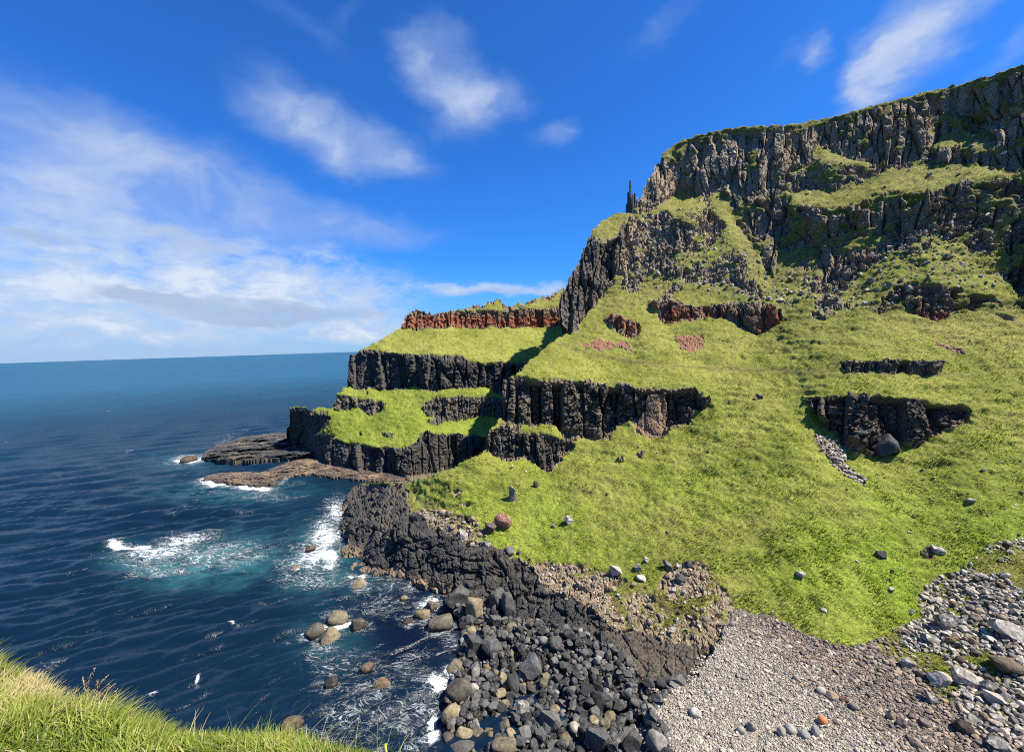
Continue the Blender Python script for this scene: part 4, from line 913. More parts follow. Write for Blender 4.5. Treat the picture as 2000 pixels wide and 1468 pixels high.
def stone_heap(name, items, mat, sub, seed, flat=(.5, .85), nvar=8, cuts=6, sink=.28):
    rng = np.random.default_rng(seed)
    var = [rock_verts(sub, seed + 7 * k, cuts, (.48, .88), .03) for k in range(nvar)]
    Vs, Fs, Cs, off = [], [], [], 0
    for (u, v, P, s) in items:
        vv, ff = var[rng.integers(nvar)]
        a = rng.uniform(0, 6.28); c, s_ = math.cos(a), math.sin(a); b = rng.uniform(-.4, .4)
        sc = np.array([s / 2, s / 2 * rng.uniform(.6, 1.), s / 2 * rng.uniform(*flat)])
        q = vv * sc; q = np.stack([q[:, 0], q[:, 1] * math.cos(b) - q[:, 2] * math.sin(b), q[:, 1] * math.sin(b) + q[:, 2] * math.cos(b)], -1)
        q = np.stack([q[:, 0] * c - q[:, 1] * s_, q[:, 0] * s_ + q[:, 1] * c, q[:, 2]], -1) + np.asarray(P) + np.array([0, 0, sc[2] * (1 - 2 * sink)])
        Vs.append(q); Fs.append(ff + off); off += len(q); Cs.append(np.full((len(q), 1), rng.random()))
    o = mesh_obj(name, np.concatenate(Vs), np.concatenate(Fs), mat, False, {'rc': np.concatenate(Cs)}); tag(o, kind='stuff'); return o
stone_heap('cobbles', cob[215:], M_COBBLE, 2, 51)
# scree fan
pn = lambda P: fbm(P[:, 0] / 7, P[:, 1] / 7, P[:, 2] / 4.5, 4, 201, .6)
scr = scatter(STONES, 4200, .27, 1.3, 2.1, 41, gap=.72, reject=lambda u, v, P, rng: (pn(P) < -.16) | ((v - 1240) * .75 - (u - 1700) * .62 > rng.normal(0, 22, len(u)) + 10))
for (u, v, P, s) in scr[:250]:
    kind = 'pale' if r3.random() < .72 else ('brown' if r3.random() < .6 else 'earth')
    lab = {'pale': "pale lichened stone lying loose in the scree fan beside the turf", 'brown': "dark brown stone lying loose in the scree fan beside the turf", 'earth': "warm brown stone lying loose in the scree fan beside the turf"}[kind]
    boulder('scree_stone', P, (s, s * r3.uniform(.65, 1.), s * r3.uniform(.55, .85)), kind, r3.randrange(10), rand_rot(r3), lab, 'stone', {'pale': 'pale stones of the scree', 'brown': 'dark brown stones of the scree', 'earth': 'warm brown stones of the scree'}[kind], sink=.25)
stone_heap('rubble', scr[250:], M_RUBBLE, 2, 61)
# shingle
SHALL = zz(1425,1190, 1520,1212, 1575,1240, 1645,1262, 1705,1258, 1800,1330, 1885,1400, 1965,1500, 2050,1620, 1270,1620, 1262,1468, 1232,1410, 1262,1352, 1345,1312, 1360,1285, 1410,1240)
side = lambda u, v, rng: (u - 1440) * .55 - (v - 1200) * .75 + rng.normal(0, 26, len(u)) - 8
stone_heap('shingle', scatter(SHALL, 17000, .105, .6, 2.6, 71, gap=.6, tries=8, reject=lambda u, v, P, rng: side(u, v, rng) > 0), M_SHINGLE, 1, 71, flat=(.5, .8), cuts=3)
stone_heap('shingle', scatter(SHALL, 9500, .12, .85, 2.4, 81, gap=.62, tries=8, reject=lambda u, v, P, rng: side(u, v, rng) < -12), M_SHINGLE_B, 1, 81, flat=(.45, .8), cuts=4)
lo = scatter(STONES, 1500, .2, .8, 2.4, 91, gap=.65, tries=10, reject=lambda u, v, P, rng: (v - 1240) * .75 - (u - 1700) * .62 < rng.normal(0, 22, len(u)) - 6)
stone_heap('brown_stones', lo, M_SHINGLE_B, 2, 91)
SCREE_T = [p for p in SCREE]
stone_heap('scree', scatter(SCREE_T, 700, .3, 1.0, 2.4, 95, gap=.6, tries=12), M_RUBBLE, 1, 95)
tops = scatter(zz(830,992, 880,1000, 930,1015, 965,1068, 920,1058, 860,1035, 800,1005), 260, .3, 1.5, 2.2, 97, gap=.7)
for (u, v, P, s) in tops[:30]:
    boulder('rubble_stone', P, (s, s * r3.uniform(.65, 1.), s * r3.uniform(.6, .95)), 'earth' if r3.random() < .65 else 'pale', r3.randrange(10), rand_rot(r3), "small weathered brown or pale stone in the rubble on top of the black ledge", 'stone', 'rubble stones on top of the ledge', sink=.25)
stone_heap('rubble', tops[30:], M_SHINGLE_B, 2, 98)
br = scatter(BROWNROCK, 170, .3, 1.2, 2.4, 99, gap=.7)
for (u, v, P, s) in br[:30]:
    boulder('rubble_stone', P, (s, s * r3.uniform(.65, 1.), s * r3.uniform(.6, .95)), 'earth' if r3.random() < .5 else 'pale', r3.randrange(10), rand_rot(r3), "small weathered stone on the brown rocky slope above the shingle", 'stone', 'weathered stones on the brown slope', sink=.3)
stone_heap('rubble', br[30:], M_RUBBLE, 2, 100)
# stones lying in the turf, mostly low on the slope near the scree
TURF = zz(1000,900, 1130,880, 1400,860, 1580,930, 1800,900, 2000,880, 2000,1050, 1915,1075, 1795,1160, 1730,1236, 1645,1262, 1440,1190, 1320,1095, 1100,1085, 1010,1070)
for (u, v, P, s) in scatter(TURF, 46, .35, 1.3, 1.8, 105, gap=3., reject=lambda u, v, P, rng: rng.random(len(u)) > .12 + .88 * sstep(1500, 1950, u)):
    boulder('turf_stone', P, (s, s * r3.uniform(.65, 1.), s * r3.uniform(.5, .8)), 'pale' if r3.random() < .7 else 'brown', r3.randrange(10), rand_rot(r3), "small stone lying on the grass slope above the beach", 'stone', 'small stones dotted over the grass slope', sink=.3)
# loose blocks among the upper crags
CRAG = zz(1250,420, 1400,400, 1440,480, 1600,560, 1760,460, 1930,400, 1950,560, 1700,600, 1500,590, 1340,560, 1230,560)
stone_heap('rubble', scatter(CRAG, 750, .45, 1.9, 2.2, 111, gap=.9), M_RUBBLE, 2, 111, flat=(.6, 1.), cuts=14, sink=.4)
CRAG2 = zz(1280,330, 1500,260, 1700,230, 1960,160, 1990,330, 1720,380, 1520,390, 1300,395)
stone_heap('rubble', scatter(CRAG2, 350, .45, 1.6, 2.2, 117, gap=.9), M_RUBBLE, 2, 117, flat=(.6, 1.), cuts=14, sink=.4)

# ------------------------------------------------------------------ rock pinnacle: tall basalt columns on the shoulder of the cliff
def prism(bm_v, bm_f, base, top, r0, r1, n=6, rot=0., seg=9, seed=0):
    rng = np.random.default_rng(seed); off = len(bm_v)
    for k in range(seg + 1):
        q = k / seg; c = np.array(base) * (1 - q) + np.array(top) * q; r_ = (r0 * (1 - q) + r1 * q) * rng.uniform(.93, 1.07)
        for i in range(n):
            a = rot + i * 2 * math.pi / n; bm_v.append(c + np.array([math.cos(a) * r_, math.sin(a) * r_, 0]) + rng.normal(0, .03, 3))
    for k in range(seg):
        for i in range(n):
            j = (i + 1) % n; bm_f.append((off + k * n + i, off + k * n + j, off + (k + 1) * n + j, off + (k + 1) * n + i))
    bm_f.append(tuple(off + seg * n + i for i in range(n)))
def pinnacle():
    P = at(1231., 409., float(sample(RB, UB0, VB0, ST, 1243., 404.))); s = px2m(P); 
    rt_ = np.array([right[0], right[1], 0]); rt_ /= np.linalg.norm(rt_); bk = np.array([-rt_[1], rt_[0], 0])
    root = bpy.data.objects.new('rock_pinnacle', None); COL.objects.link(root); root.location = P
    tag(root, "slender dark pinnacle of basalt columns on the cliff shoulder against the sky", 'rock pinnacle')
    for k, (ox, oy, w, h, wt) in enumerate([(0.3, 0, 7.5, 55, 5.5), (-4., 1, 5.5, 33, 4), (8.5, .5, 6.5, 30, 5), (3.5, -3, 6, 26, 4.5), (-7.5, 0, 6, 10, 4), (12, 1, 6, 16, 5)]):
        v, f = [], []; b = rt_ * ox * s + bk * oy * s * 1.5
        prism(v, f, b + [0, 0, -2.5], b + [rt_[0] * .1, rt_[1] * .1, h * s], w * s * .45, wt * s * .38, 6, .3 * k, 10, 200 + k)
        me = bpy.data.meshes.new('column'); me.from_pydata([tuple(x) for x in v], [], f); me.update(); me.materials.append(M_DARK)
        o = bpy.data.objects.new('column', me); COL.objects.link(o); o.parent = root
    if True:
        bpy.data.objects['column']["label"] = "tallest column of the pinnacle"
pinnacle()

# ------------------------------------------------------------------ things washed up on the shingle
def tube(pts, rad, n=7):
    pts = np.asarray(pts, float); v, f = [], []
    for k, p in enumerate(pts):
        d = pts[min(k + 1, len(pts) - 1)] - pts[max(k - 1, 0)]; d /= np.linalg.norm(d)
        a = np.cross(d, [0, 0, 1.]); a = a / np.linalg.norm(a) if np.linalg.norm(a) > 1e-3 else np.array([1., 0, 0]); b = np.cross(d, a)
        r_ = rad[k] if hasattr(rad, '__len__') else rad
        for i in range(n):
            t_ = 2 * math.pi * i / n; v.append(p + r_ * (a * math.cos(t_) + b * math.sin(t_)))
    for k in range(len(pts) - 1):
        for i in range(n): f.append((k * n + i, k * n + (i + 1) % n, (k + 1) * n + (i + 1) % n, (k + 1) * n + i))
    f.append(tuple(range(n - 1, -1, -1))); f.append(tuple((len(pts) - 1) * n + i for i in range(n)))
    return v, f
def py_obj(name, v, f, mat, parent=None, smooth=True):
    me = bpy.data.meshes.new(name); me.from_pydata([tuple(map(float, q)) for q in v], [], [tuple(map(int, q)) for q in f]); me.update(); me.materials.append(mat)
    me.polygons.foreach_set('use_smooth', np.full(len(me.polygons), smooth))
    o = bpy.data.objects.new(name, me); COL.objects.link(o); o.parent = parent; return o
def plain(name, c1, c2, scale=8., rough=.8):
    m, t = new_mat(name); P = t.node('ShaderNodeNewGeometry').outputs['Position']; n = t.noise(P, scale, 4, .6)
    t.bsdf(t.mix(t.rng(n, .35, .65), c1, c2), rough, t.bump(n, .5, .02), .3); return m
M_FLOAT = plain('faded_orange_plastic', (.44, .12, .05), (.55, .2, .10)); M_WOOD = plain('bleached_wood', (.42, .37, .29), (.62, .57, .48))
P = ground(1607, 1412)[0][0]; s = px2m(P)
fl = bpy.data.objects.new('fishing_float', None); COL.objects.link(fl); fl.location = P; tag(fl, "faded orange float washed up on the shingle", 'float')
v, f = ICO[3]; py_obj('ball', v * np.array([8.5, 8.5, 8.0]) * s + [0, 0, 6 * s], f, M_FLOAT, fl)
v, f = tube([(2 * s, -2 * s, 1.5 * s), (12 * s, -4 * s, 1.2 * s), (20 * s, -1 * s, 1.3 * s), (27 * s, -3 * s, 1.2 * s)], .035); py_obj('rope', v, f, plain('rope', (.10, .10, .09), (.2, .19, .16)), fl)
for (u, v_, L_, a, label) in [(1556,1418,26,-.2,"longest bleached driftwood stick between the oval stones and the float"), (1612,1419,20,.15,"bleached stick lying just below the orange float"), (1597,1325,12,.4,"short thick white stick high on the shingle"),
                              (1625,1323,10,.6,"short thin white stick beside the thick one high on shingle"), (1372,1390,18,.0,"white stick beside the square pale stone"), (1607,1391,24,.3,"crooked bleached stick just above the orange float"), (1852,1331,40,-.9,"long thin pale pole lying on moss in the scree")]:
    P = ground(u, v_)[0][0]; s = px2m(P); L2 = L_ * s / 2; z0 = .16 + (.35 if u > 1800 else 0)
    pts = [(x * L2 * math.cos(a), x * L2 * math.sin(a) + .06 * math.sin(x * 4 + u), z0 + .04 * math.cos(x * 5)) for x in np.linspace(-1, 1, 9)]
    vv, ff = tube(pts, [.05 + .03 * math.sin(3 * q) for q in range(9)]); o = py_obj('driftwood_stick', vv, ff, M_WOOD); o.location = P; tag(o, label, 'driftwood')

# ------------------------------------------------------------------ tussocks standing in the turf
def tufts(name, G, f_ok, n, seed, mat, hgt=(.08, .22)):
    rng = np.random.default_rng(seed)
    U, V = np.meshgrid(G['U'], G['V']); ok = G['inside'] & f_ok(U, V)
    k = np.flatnonzero(ok.ravel()); k = k[rng.random(len(k)) < n / len(k)]; lu, dr = G['lush'].ravel()[k], G['dry'].ravel()[k]
    P = G['P'].reshape(-1, 3)[k] + rng.normal(0, .12, (len(k), 3)) * [1, 1, .3]; n = len(k)
    cl = fbm(P[:, 0] / 2.2, P[:, 1] / 2.2, P[:, 2] / 1.6, 2, seed + 3); keep = rng.random(n) < .75 + .7 * cl; P, cl, lu, dr = P[keep], cl[keep], lu[keep], dr[keep]; n = len(P)
    nb = 5; B = np.repeat(P, nb, 0); m = n * nb; a = rng.uniform(0, 6.28, m); h = rng.uniform(*hgt, m) * (1 + .9 * np.repeat(cl, nb)); w = h * rng.uniform(.10, .2, m); sp_ = rng.uniform(.25, 1., m) * h
    d = np.stack([np.cos(a), np.sin(a), 0 * a], -1); pr = np.stack([-np.sin(a), np.cos(a), 0 * a], -1)
    dn = np.stack([-B[:, 0] * 0 - .25, -.45 + 0 * a, 0 * a], -1)
    b0 = B - pr * w[:, None] - [0, 0, .06]; b1 = B + pr * w[:, None] - [0, 0, .06]; md = B + (d * .45 + dn * .2) * sp_[:, None]; md[:, 2] += h * .75; tp = B + (d + dn) * sp_[:, None]; tp[:, 2] += h * .85
    v = np.stack([b0, b1, md + pr * w[:, None] * .6, md - pr * w[:, None] * .6, tp + pr * w[:, None] * .08, tp - pr * w[:, None] * .08], 1).reshape(-1, 3)
    o_ = np.arange(m)[:, None] * 6; f = np.concatenate([o_ + [0, 1, 2, 3], o_ + [3, 2, 4, 5]])
    dry_ = np.repeat((rng.random(n) < .05 + .75 * dr).astype(float), nb); col = np.repeat(np.clip(.26 + .30 * lu + .5 * cl + .9 * fbm(P[:, 0] / 11, P[:, 1] / 11, P[:, 2] / 8, 3, seed + 9) + rng.normal(0, .18, n), 0, 1), nb)
    c = np.stack([np.repeat(col, 6), np.tile([0, 0, .7, .7, 1, 1], m), np.repeat(dry_ * .6, 6)], -1)
    return tag(mesh_obj(name, v, f, mat, True, {'gc': c}), kind='stuff')
def tuft_mat():
    m, t_ = new_mat('tussock_grass'); a, b_, c_, _ = t_.attr('gc')
    col = t_.ramp(a, [(0., (.15, .19, .018)), (.35, (.235, .305, .030)), (.6, (.27, .40, .024)), (.8, (.37, .455, .05)), (1., (.50, .48, .15))]); col = t_.mix(c_, col, (.30, .245, .11))
    nn = t_.node('ShaderNodeBsdfPrincipled', ins={'Base Color': col, 'Roughness': .7, 'Specular IOR Level': .2}); tr = t_.node('ShaderNodeBsdfTranslucent', ins={'Color': col}); mx = t_.node('ShaderNodeMixShader', ins={0: .5})
    t_.l.new(nn.outputs[0], mx.inputs[1]); t_.l.new(tr.outputs[0], mx.inputs[2]); o = t_.node('ShaderNodeOutputMaterial'); t_.l.new(mx.outputs[0], o.inputs[0]); return m
M_TUFT = tuft_mat()
tufts('tussocks', GB, lambda U, V: GB['grass'], 85000, 701, M_TUFT)
tufts('tussocks', GA, lambda U, V: GA['grass'], 12000, 711, M_TUFT, (.10, .26))

# ------------------------------------------------------------------ the grassy bank at the viewer's feet
LIP = np.asarray(zz(-700,900, -400,1075, -150,1190, 0,1268, 50,1286, 100,1325, 140,1372, 185,1392, 240,1430, 300,1442, 360,1443, 430,1443, 520,1444, 640,1449, 770,1459, 900,1510, 1100,1570, 1400,1680, 1800,1850), float)
ZB = 38.4
lp = on_plane(LIP[:, 0], LIP[:, 1], ZB); LAZ = np.arctan2(lp[:, 0], lp[:, 1]); LR = np.hypot(lp[:, 0], lp[:, 1])
def lip_r(az): return np.interp(az, LAZ, LR)
def bank_z(x, y):
    r_ = np.hypot(x, y); az = np.arctan2(x, y); d = r_ - lip_r(az)
    z = ZB + .05 * fbm(x / .5, y / .5, 0 * x, 3, 501) + .10 * noise3(x / 1.3, y / 1.3, 0 * x, 507)
    z = z - np.where(d > -.25, .55 * np.maximum(d + .25, 0) ** 1.5 * 1.6, 0)
    return np.where(d > .35, z - (d - .35) * 2.6, z)
def build_bank():
    az = np.linspace(-1.25, 1.1, 320); q = np.r_[np.linspace(-1, .5, 70), np.linspace(.55, 9, 40)]
    AZ, Q = np.meshgrid(az, q); LRR = lip_r(AZ)
    R_ = np.where(Q < 0, .15 + (LRR - .15) * (1 + Q), LRR + Q); X, Y = R_ * np.sin(AZ), R_ * np.cos(AZ); Z = np.maximum(bank_z(X, Y), -2)
    nr, nc = X.shape; idx = np.arange(nr * nc).reshape(nr, nc); Fc = np.stack([idx[:-1, :-1], idx[:-1, 1:], idx[1:, 1:], idx[1:, :-1]], -1).reshape(-1, 4)
    n = nr * nc; A1 = np.zeros((n, 4)); A2 = np.zeros((n, 4)); A2[:, 1] = .35
    A1[:, 0] = sstep(.8, 1.6, Q).ravel(); A1[:, 2] = .5
    o = mesh_obj('grass_bank', np.stack([X, Y, Z], -1).reshape(-1, 3), Fc, MAT_TERRAIN, True, {'m1': A1, 'm2': A2}); tag(o, kind='structure')
build_bank()
def grass_mat():
    m, t = new_mat('grass_blades'); a, b, c_, _ = t.attr('gc')
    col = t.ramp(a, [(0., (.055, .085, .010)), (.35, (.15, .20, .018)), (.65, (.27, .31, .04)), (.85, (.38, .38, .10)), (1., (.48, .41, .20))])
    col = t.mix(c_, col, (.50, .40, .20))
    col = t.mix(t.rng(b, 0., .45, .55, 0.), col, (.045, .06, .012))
    n = t.node('ShaderNodeBsdfPrincipled', ins={'Base Color': col, 'Roughness': .55, 'Specular IOR Level': .3})
    tr = t.node('ShaderNodeBsdfTranslucent', ins={'Color': col}); mx = t.node('ShaderNodeMixShader', ins={0: .35}); t.l.new(n.outputs[0], mx.inputs[1]); t.l.new(tr.outputs[0], mx.inputs[2])
    o = t.node('ShaderNodeOutputMaterial'); t.l.new(mx.outputs[0], o.inputs[0]); return m
M_BLADE = grass_mat()
def blades(name, X, Y, Hh, W, lean, col, straw, seed, seg=4):
    rng = np.random.default_rng(seed); n = len(X); Z = bank_z(X, Y) - .01
    la = lean[0] + rng.normal(0, .9, n); am = np.clip(lean[1] + rng.normal(0, .22, n), .05, 1.3) * Hh
    q = np.linspace(0, 1, seg + 1)
    cx = X[:, None] + np.cos(la)[:, None] * am[:, None] * q ** 1.8; cy = Y[:, None] + np.sin(la)[:, None] * am[:, None] * q ** 1.8
    cz = Z[:, None] + Hh[:, None] * (q - .38 * (am / Hh)[:, None] * q ** 2.2)
    wa = rng.uniform(0, math.pi, n); ww = W[:, None] * (1 - q ** 1.6) + .0004
    ox = np.cos(wa)[:, None] * ww; oy = np.sin(wa)[:, None] * ww
    v = np.stack([np.stack([cx - ox, cy - oy, cz], -1), np.stack([cx + ox, cy + oy, cz], -1)], 2)    # n, seg+1, 2, 3
    base = np.arange(n)[:, None] * (2 * (seg + 1)) + np.arange(seg)[None] * 2
    f = np.stack([base, base + 1, base + 3, base + 2], -1).reshape(-1, 4)
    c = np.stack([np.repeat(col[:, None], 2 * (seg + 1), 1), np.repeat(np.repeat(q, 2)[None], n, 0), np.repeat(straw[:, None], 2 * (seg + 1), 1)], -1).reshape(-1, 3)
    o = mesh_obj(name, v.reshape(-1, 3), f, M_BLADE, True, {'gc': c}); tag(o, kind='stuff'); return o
def build_grass():
    rng = np.random.default_rng(77); n = 90000
    az = rng.uniform(-1.12, .1, n); lr = lip_r(az); r_ = lr - (rng.random(n) ** 1.25) * np.minimum(lr - .5, 2.6) + rng.uniform(0, .22, n)
    X, Y = r_ * np.sin(az), r_ * np.cos(az); u, v = project(np.stack([X, Y, 0 * X + ZB], -1))
    k = (u > -220) & (u < 1050) & (v < 1700); X, Y, u, v, az, r_, lr = [q[k] for q in (X, Y, u, v, az, r_, lr)]
    n = len(X); clump = fbm(X / .35, Y / .35, 0 * X, 2, 611); c2 = fbm(X / .9, Y / .9, 0 * X, 2, 621)
    strawz = np.exp(-(((u - 85) / 75) ** 2 + ((v - 1338) / 50) ** 2)) * 1.5 + .45 * np.exp(-(((u - 150) / 55) ** 2 + ((v - 1405) / 30) ** 2))
    straw = (rng.random(n) < np.clip(strawz, 0, .95) + .05 + .10 * (c2 > .15)).astype(float) * rng.uniform(.5, 1., n)
    left = sstep(420, 220, u)
    Hh = (.05 + .06 * rng.random(n)) * (1 + .9 * clump) * (1 - .45 * sstep(230, 400, u)) * (1 - .35 * strawz.clip(0, 1)); Hh = np.clip(Hh, .035, .19)
    W = rng.uniform(.0013, .0030, n) * (1 + 1.1 * left * rng.random(n))
    col = np.clip(.42 + .55 * clump + .2 * c2 + rng.normal(0, .17, n) + .10 * left, 0, 1)
    out = np.pi / 2 - az
    lean_a = out + np.where(left > .5, -.9, .5) + 1.0 * fbm(X / .5, Y / .5, 0 * X, 2, 631)
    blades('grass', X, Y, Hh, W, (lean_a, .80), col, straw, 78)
    # taller thin stems standing over the edge
    n = 260; az = rng.uniform(-1.05, .0, n); r_ = lip_r(az) + rng.uniform(-.25, .2, n); X, Y = r_ * np.sin(az), r_ * np.cos(az)
    blades('grass', X, Y, rng.uniform(.05, .15, n), rng.uniform(.0008, .0015, n), (np.pi / 2 - az - .6, .95), rng.random(n), (rng.random(n) < .4) * .9, 79, 6)
build_grass()
# seeding stems and one thick stalk rising over the edge
M_SEED = plain('dry_brown_seed', (.13, .095, .06), (.30, .23, .15), 60); M_STALK = plain('yellow_green_stalk', (.33, .36, .04), (.42, .42, .08), 30); M_STRAW = plain('straw', (.45, .36, .18), (.55, .46, .26), 30)
def seed_plant(u, v, hgt, lean, label, nst=3, thick=.0012):
    P = on_plane(np.array([u * 1.]), np.array([v * 1.]), ZB)[0]; P[2] = bank_z(np.array([P[0]]), np.array([P[1]]))[0]
    root = bpy.data.objects.new('seeding_grass', None); COL.objects.link(root); root.location = P; tag(root, label, 'plant')
    rt_ = np.array([right[0], right[1], 0.])
    for k in range(nst):
        a = lean + (k - nst / 2) * .22; h_ = hgt * (1 - .13 * k)
        pts = np.array([rt_ * (math.sin(a) * h_ * q ** 1.4) + np.array([0, .02 * k, math.cos(a) * h_ * q]) for q in np.linspace(0, 1, 8)])
        vv, ff = tube(pts, thick, 5); st_ = py_obj('stem', vv, ff, M_STRAW, root)
        V_, F_, off = [], [], 0; rg = np.random.default_rng(int(u) + k)
        for j in range(46):
            q = rg.uniform(.55, 1.03); c = np.array([np.interp(q, np.linspace(0, 1, 8), pts[:, i]) for i in range(3)]) + rg.normal(0, .008, 3) * (1.25 - q)
            w_, g_ = ICO[1]; V_.append(w_ * np.array([.0016, .0016, .0042]) + c); F_.append(g_ + off); off += len(w_)
        o = mesh_obj('seed_head', np.concatenate(V_), np.concatenate(F_), M_SEED, True); o.parent = st_
seed_plant(150,1400,.26,.75,"brown seeding grass leaning out over the water at the straw coloured edge", 3)
seed_plant(178,1400,.22,.35,"pale tangled seeding grass beside the brown one at the bank edge", 4)
seed_plant(236,1430,.16,.7,"thin seeding stem with dark tip over the hollow of the bank", 1)
seed_plant(205,1412,.13,.1,"short stem with small tan flower heads at the bank edge", 2)
P = on_plane(np.array([756.]), np.array([1478.]), ZB)[0]; P[2] = bank_z(np.array([P[0]]), np.array([P[1]]))[0]
st = bpy.data.objects.new('plant_stalk', None); COL.objects.link(st); st.location = P; tag(st, "thick yellow green stalk with a drooping leaf standing up from the grass edge", 'plant')
vv, ff = tube([(0, 0, -.02), (.001, 0, .04), (-.002, 0, .085), (-.004, 0, .125)], [.0065, .006, .0058, .005], 8); py_obj('stem', vv, ff, M_STALK, st)
vv = [(-.004, 0, .122), (.012, -.004, .124), (.028, -.006, .10), (.034, -.006, .072), (.024, -.002, .078), (.014, 0, .10), (.004, .002, .108)]
py_obj('leaf', vv, [(0, 1, 5, 6), (1, 2, 4, 5), (2, 3, 4)], M_STALK, st)

# ================================================================== LIGHT, SKY, RENDER SETTINGS
def dir_az_el(az, el): return np.array([math.sin(az) * math.cos(el), math.cos(az) * math.cos(el), math.sin(el)])
sd = dir_az_el(SUN_AZ, SUN_EL)
sun_d = bpy.data.lights.new("sun", 'SUN'); sun_d.energy = 5.0; sun_d.angle = math.radians(.53); sun_d.color = (1, .94, .82)
sun = bpy.data.objects.new("sun", sun_d); COL.objects.link(sun)
sun.rotation_mode = 'QUATERNION'; sun.rotation_quaternion = Vector(-sd).to_track_quat('-Z', 'Y')
EXPO = 1.0
CLOUDS = [  # photo position, half widths, turn, density  (high soft cloud)
 (835,105,80,90,-30,.8), (880,180,85,95,-25,.85), (940,215,95,75,-20,.72), (985,195,70,50,0,.5), (860,50,60,40,0,.4),
 (620,240,170,90,15,.8), (760,290,110,50,15,.75), (530,220,100,70,0,.5), (690,310,120,40,10,.5), (1085,262,70,40,-15,.62),
 (1775,95,210,100,-52,1.1), (1850,25,150,85,-40,1.), (1710,165,100,60,-60,.6), (1615,95,50,40,-45,.75), (1570,85,60,30,-20,.3), (1960,105,130,35,-32,.5),
 (1300,45,110,45,-25,.36), (590,55,110,40,20,.3), (670,25,70,40,-40,.25),
 (60,215,260,90,8,.42), (230,260,330,90,10,.42), (150,340,360,90,5,.50), (420,340,280,70,10,.45), (560,390,300,50,8,.45), (680,450,230,40,2,.58), (300,420,420,80,6,.72), (60,430,260,60,0,.75)]
BANK = [(60,570,280,60,0,.9), (300,540,420,60,4,.55), (440,578,230,42,4,.9), (560,600,250,40,6,.7), (200,490,420,70,4,.58), (90,620,420,60,0,.55), (650,560,260,40,4,.55), (480,480,330,40,6,.55),
 (700,655,90,26,0,.95), (640,652,30,16,0,.8), (272,662,70,16,0,.7), (215,655,30,14,0,.5), (740,625,110,40,0,.6), (1000,572,190,16,2,.62), (930,560,120,12,-4,.45), (1060,560,90,14,0,.45), (330,640,330,40,0,.55)]
GREY = [(300,572,150,16,3,.7), (470,603,220,22,6,.75), (60,468,90,22,0,.65), (240,565,60,18,0,.5), (390,470,170,40,10,.4), (610,610,110,16,4,.5), (700,610,120,16,0,.5), (480,618,260,8,4,.3), (50,664,140,8,0,.4), (980,574,130,12,0,.5)]
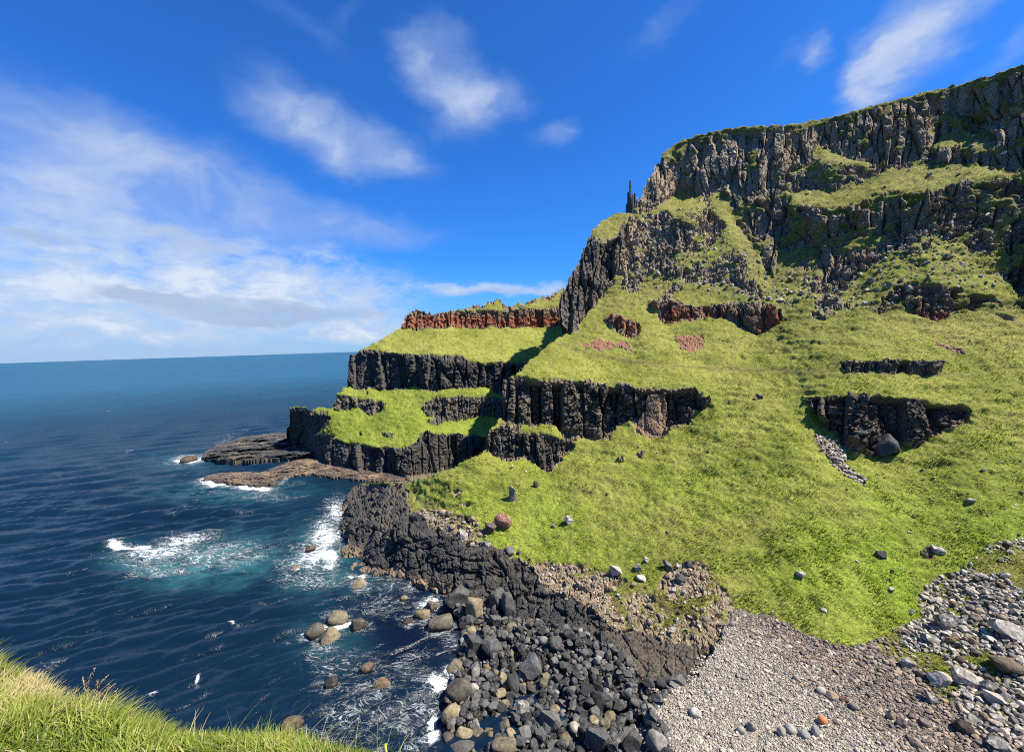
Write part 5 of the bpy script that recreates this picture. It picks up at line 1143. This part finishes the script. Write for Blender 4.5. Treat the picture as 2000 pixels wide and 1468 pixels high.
def build_world():
    w = bpy.data.worlds.new("World"); scene.world = w; w.use_nodes = True
    t = NT(w)
    sky = t.node('ShaderNodeTexSky', sky_type='NISHITA', sun_disc=False, sun_elevation=SUN_EL, sun_rotation=SUN_AZ, altitude=0, air_density=1.0, dust_density=.3, ozone_density=2.5)
    clear = t.mix(1., t.vmath('SCALE', sky.outputs[0], sc=.12), (.112, .395, .82), 'MULTIPLY')
    g = t.node('ShaderNodeTexCoord').outputs['Generated']; s = t.node('ShaderNodeSeparateXYZ', ins={0: g})
    az = t.math('ARCTAN2', s.outputs[0], s.outputs[1]); el = t.math('ARCSINE', s.outputs[2])
    ae = t.node('ShaderNodeCombineXYZ', ins={0: az, 1: el}).outputs[0]
    sc = t.node('ShaderNodeMapping', ins={'Vector': ae, 'Scale': (1., 1.9, 1)}).outputs[0]
    wn = t.noise(sc, 5., 4, .6, out=1)
    wv = t.vmath('SCALE', t.vmath('SUBTRACT', wn, (.5, .5, .5)), sc=.17)
    wv = t.vmath('MULTIPLY', wv, (1., .6, 0.))
    aw = t.vmath('ADD', ae, wv)
    def field(lst):
        tot = None
        for (u, v, a, b, ang, d) in lst:
            x, y, tn = ray(float(u), float(v)); A0, E0 = math.atan2(x, y), math.atan(float(tn))
            x1, y1, t1 = ray(float(u + a), float(v)); x2, y2, t2 = ray(float(u), float(v - b))
            wa = math.hypot(math.atan2(x1, y1) - A0, math.atan(float(t1)) - E0); wb = math.hypot(math.atan2(x2, y2) - A0, math.atan(float(t2)) - E0)
            mp = t.node('ShaderNodeMapping', vector_type='TEXTURE', ins={'Vector': aw, 'Location': (A0, E0, 0), 'Rotation': (0, 0, math.radians(-ang)), 'Scale': (wa * 1.35, wb * 1.35, 1)}).outputs[0]
            f_ = t.rng(t.vmath('LENGTH', mp), 1., .05, 0., d)
            tot = f_ if tot is None else t.math('SUBTRACT', t.math('ADD', tot, f_), t.math('MULTIPLY', t.math('MULTIPLY', tot, f_), .75))
        return tot
    soft = t.noise(t.node('ShaderNodeMapping', ins={'Vector': aw, 'Scale': (4.2, 6.2, 1), 'Rotation': (0, 0, -.12)}).outputs[0], 1.5, 6, .54, .5)
    puff = t.noise(t.node('ShaderNodeMapping', ins={'Vector': ae, 'Scale': (9, 19, 1)}).outputs[0], 1.5, 8, .62, .25)
    hi = t.math('MULTIPLY', field(CLOUDS), t.rng(soft, .25, .75, .50, 1.2, False))
    ahi = t.rng(hi, .03, 1.1, 0., .78)
    k = 2 ** -EXPO
    c = t.mix(ahi, clear, (.40 * k, .53 * k, .82 * k)); c = t.mix(t.rng(hi, .55, 1.2, 0., .65), c, (.70 * k, .78 * k, .92 * k))
    # pale air low over the horizon, to seaward
    lowd = t.math('MULTIPLY', t.rng(el, .21, 0., 0., 1.), t.rng(az, .10, -.62, .12, 1.))
    c = t.mix(t.math('MULTIPLY', lowd, .86), c, (.43 * k, .575 * k, .83 * k))
    bk = t.math('MULTIPLY', field(BANK), t.rng(puff, .34, .64, .42, 1.25, False))
    c = t.mix(t.rng(bk, .06, .72, 0., .85), c, (.53 * k, .66 * k, .87 * k)); c = t.mix(t.rng(bk, .6, 1.15, 0., .6), c, (.86 * k, .91 * k, .98 * k))
    gy = t.math('MULTIPLY', field(GREY), t.rng(puff, .3, .62, .4, 1.2, False))
    c = t.mix(t.rng(gy, .1, .75, 0., .72), c, (.36 * k, .48 * k, .72 * k))
    below = t.rng(el, -.002, -.02)
    c = t.mix(below, c, (.03, .05, .07))
    fin = t.vmath('SCALE', c, sc=1 / .12)
    bg = t.node('ShaderNodeBackground', ins={'Color': fin, 'Strength': .12})
    o = t.node('ShaderNodeOutputWorld'); t.l.new(bg.outputs[0], o.inputs[0])
build_world()
scene.view_settings.view_transform = 'Standard'; scene.view_settings.look = 'None'
scene.view_settings.exposure = EXPO; scene.view_settings.gamma = 1
scene.render.engine = 'CYCLES'
scene.cycles.max_bounces = 5; scene.cycles.diffuse_bounces = 3; scene.cycles.glossy_bounces = 3; scene.cycles.transparent_max_bounces = 6
scene.cycles.use_denoising = False
scene.cycles.filter_width = 1.05
scene.cycles.sample_clamp_direct = 1.4; scene.cycles.sample_clamp_indirect = 3; scene.cycles.caustics_reflective = False; scene.cycles.caustics_refractive = False
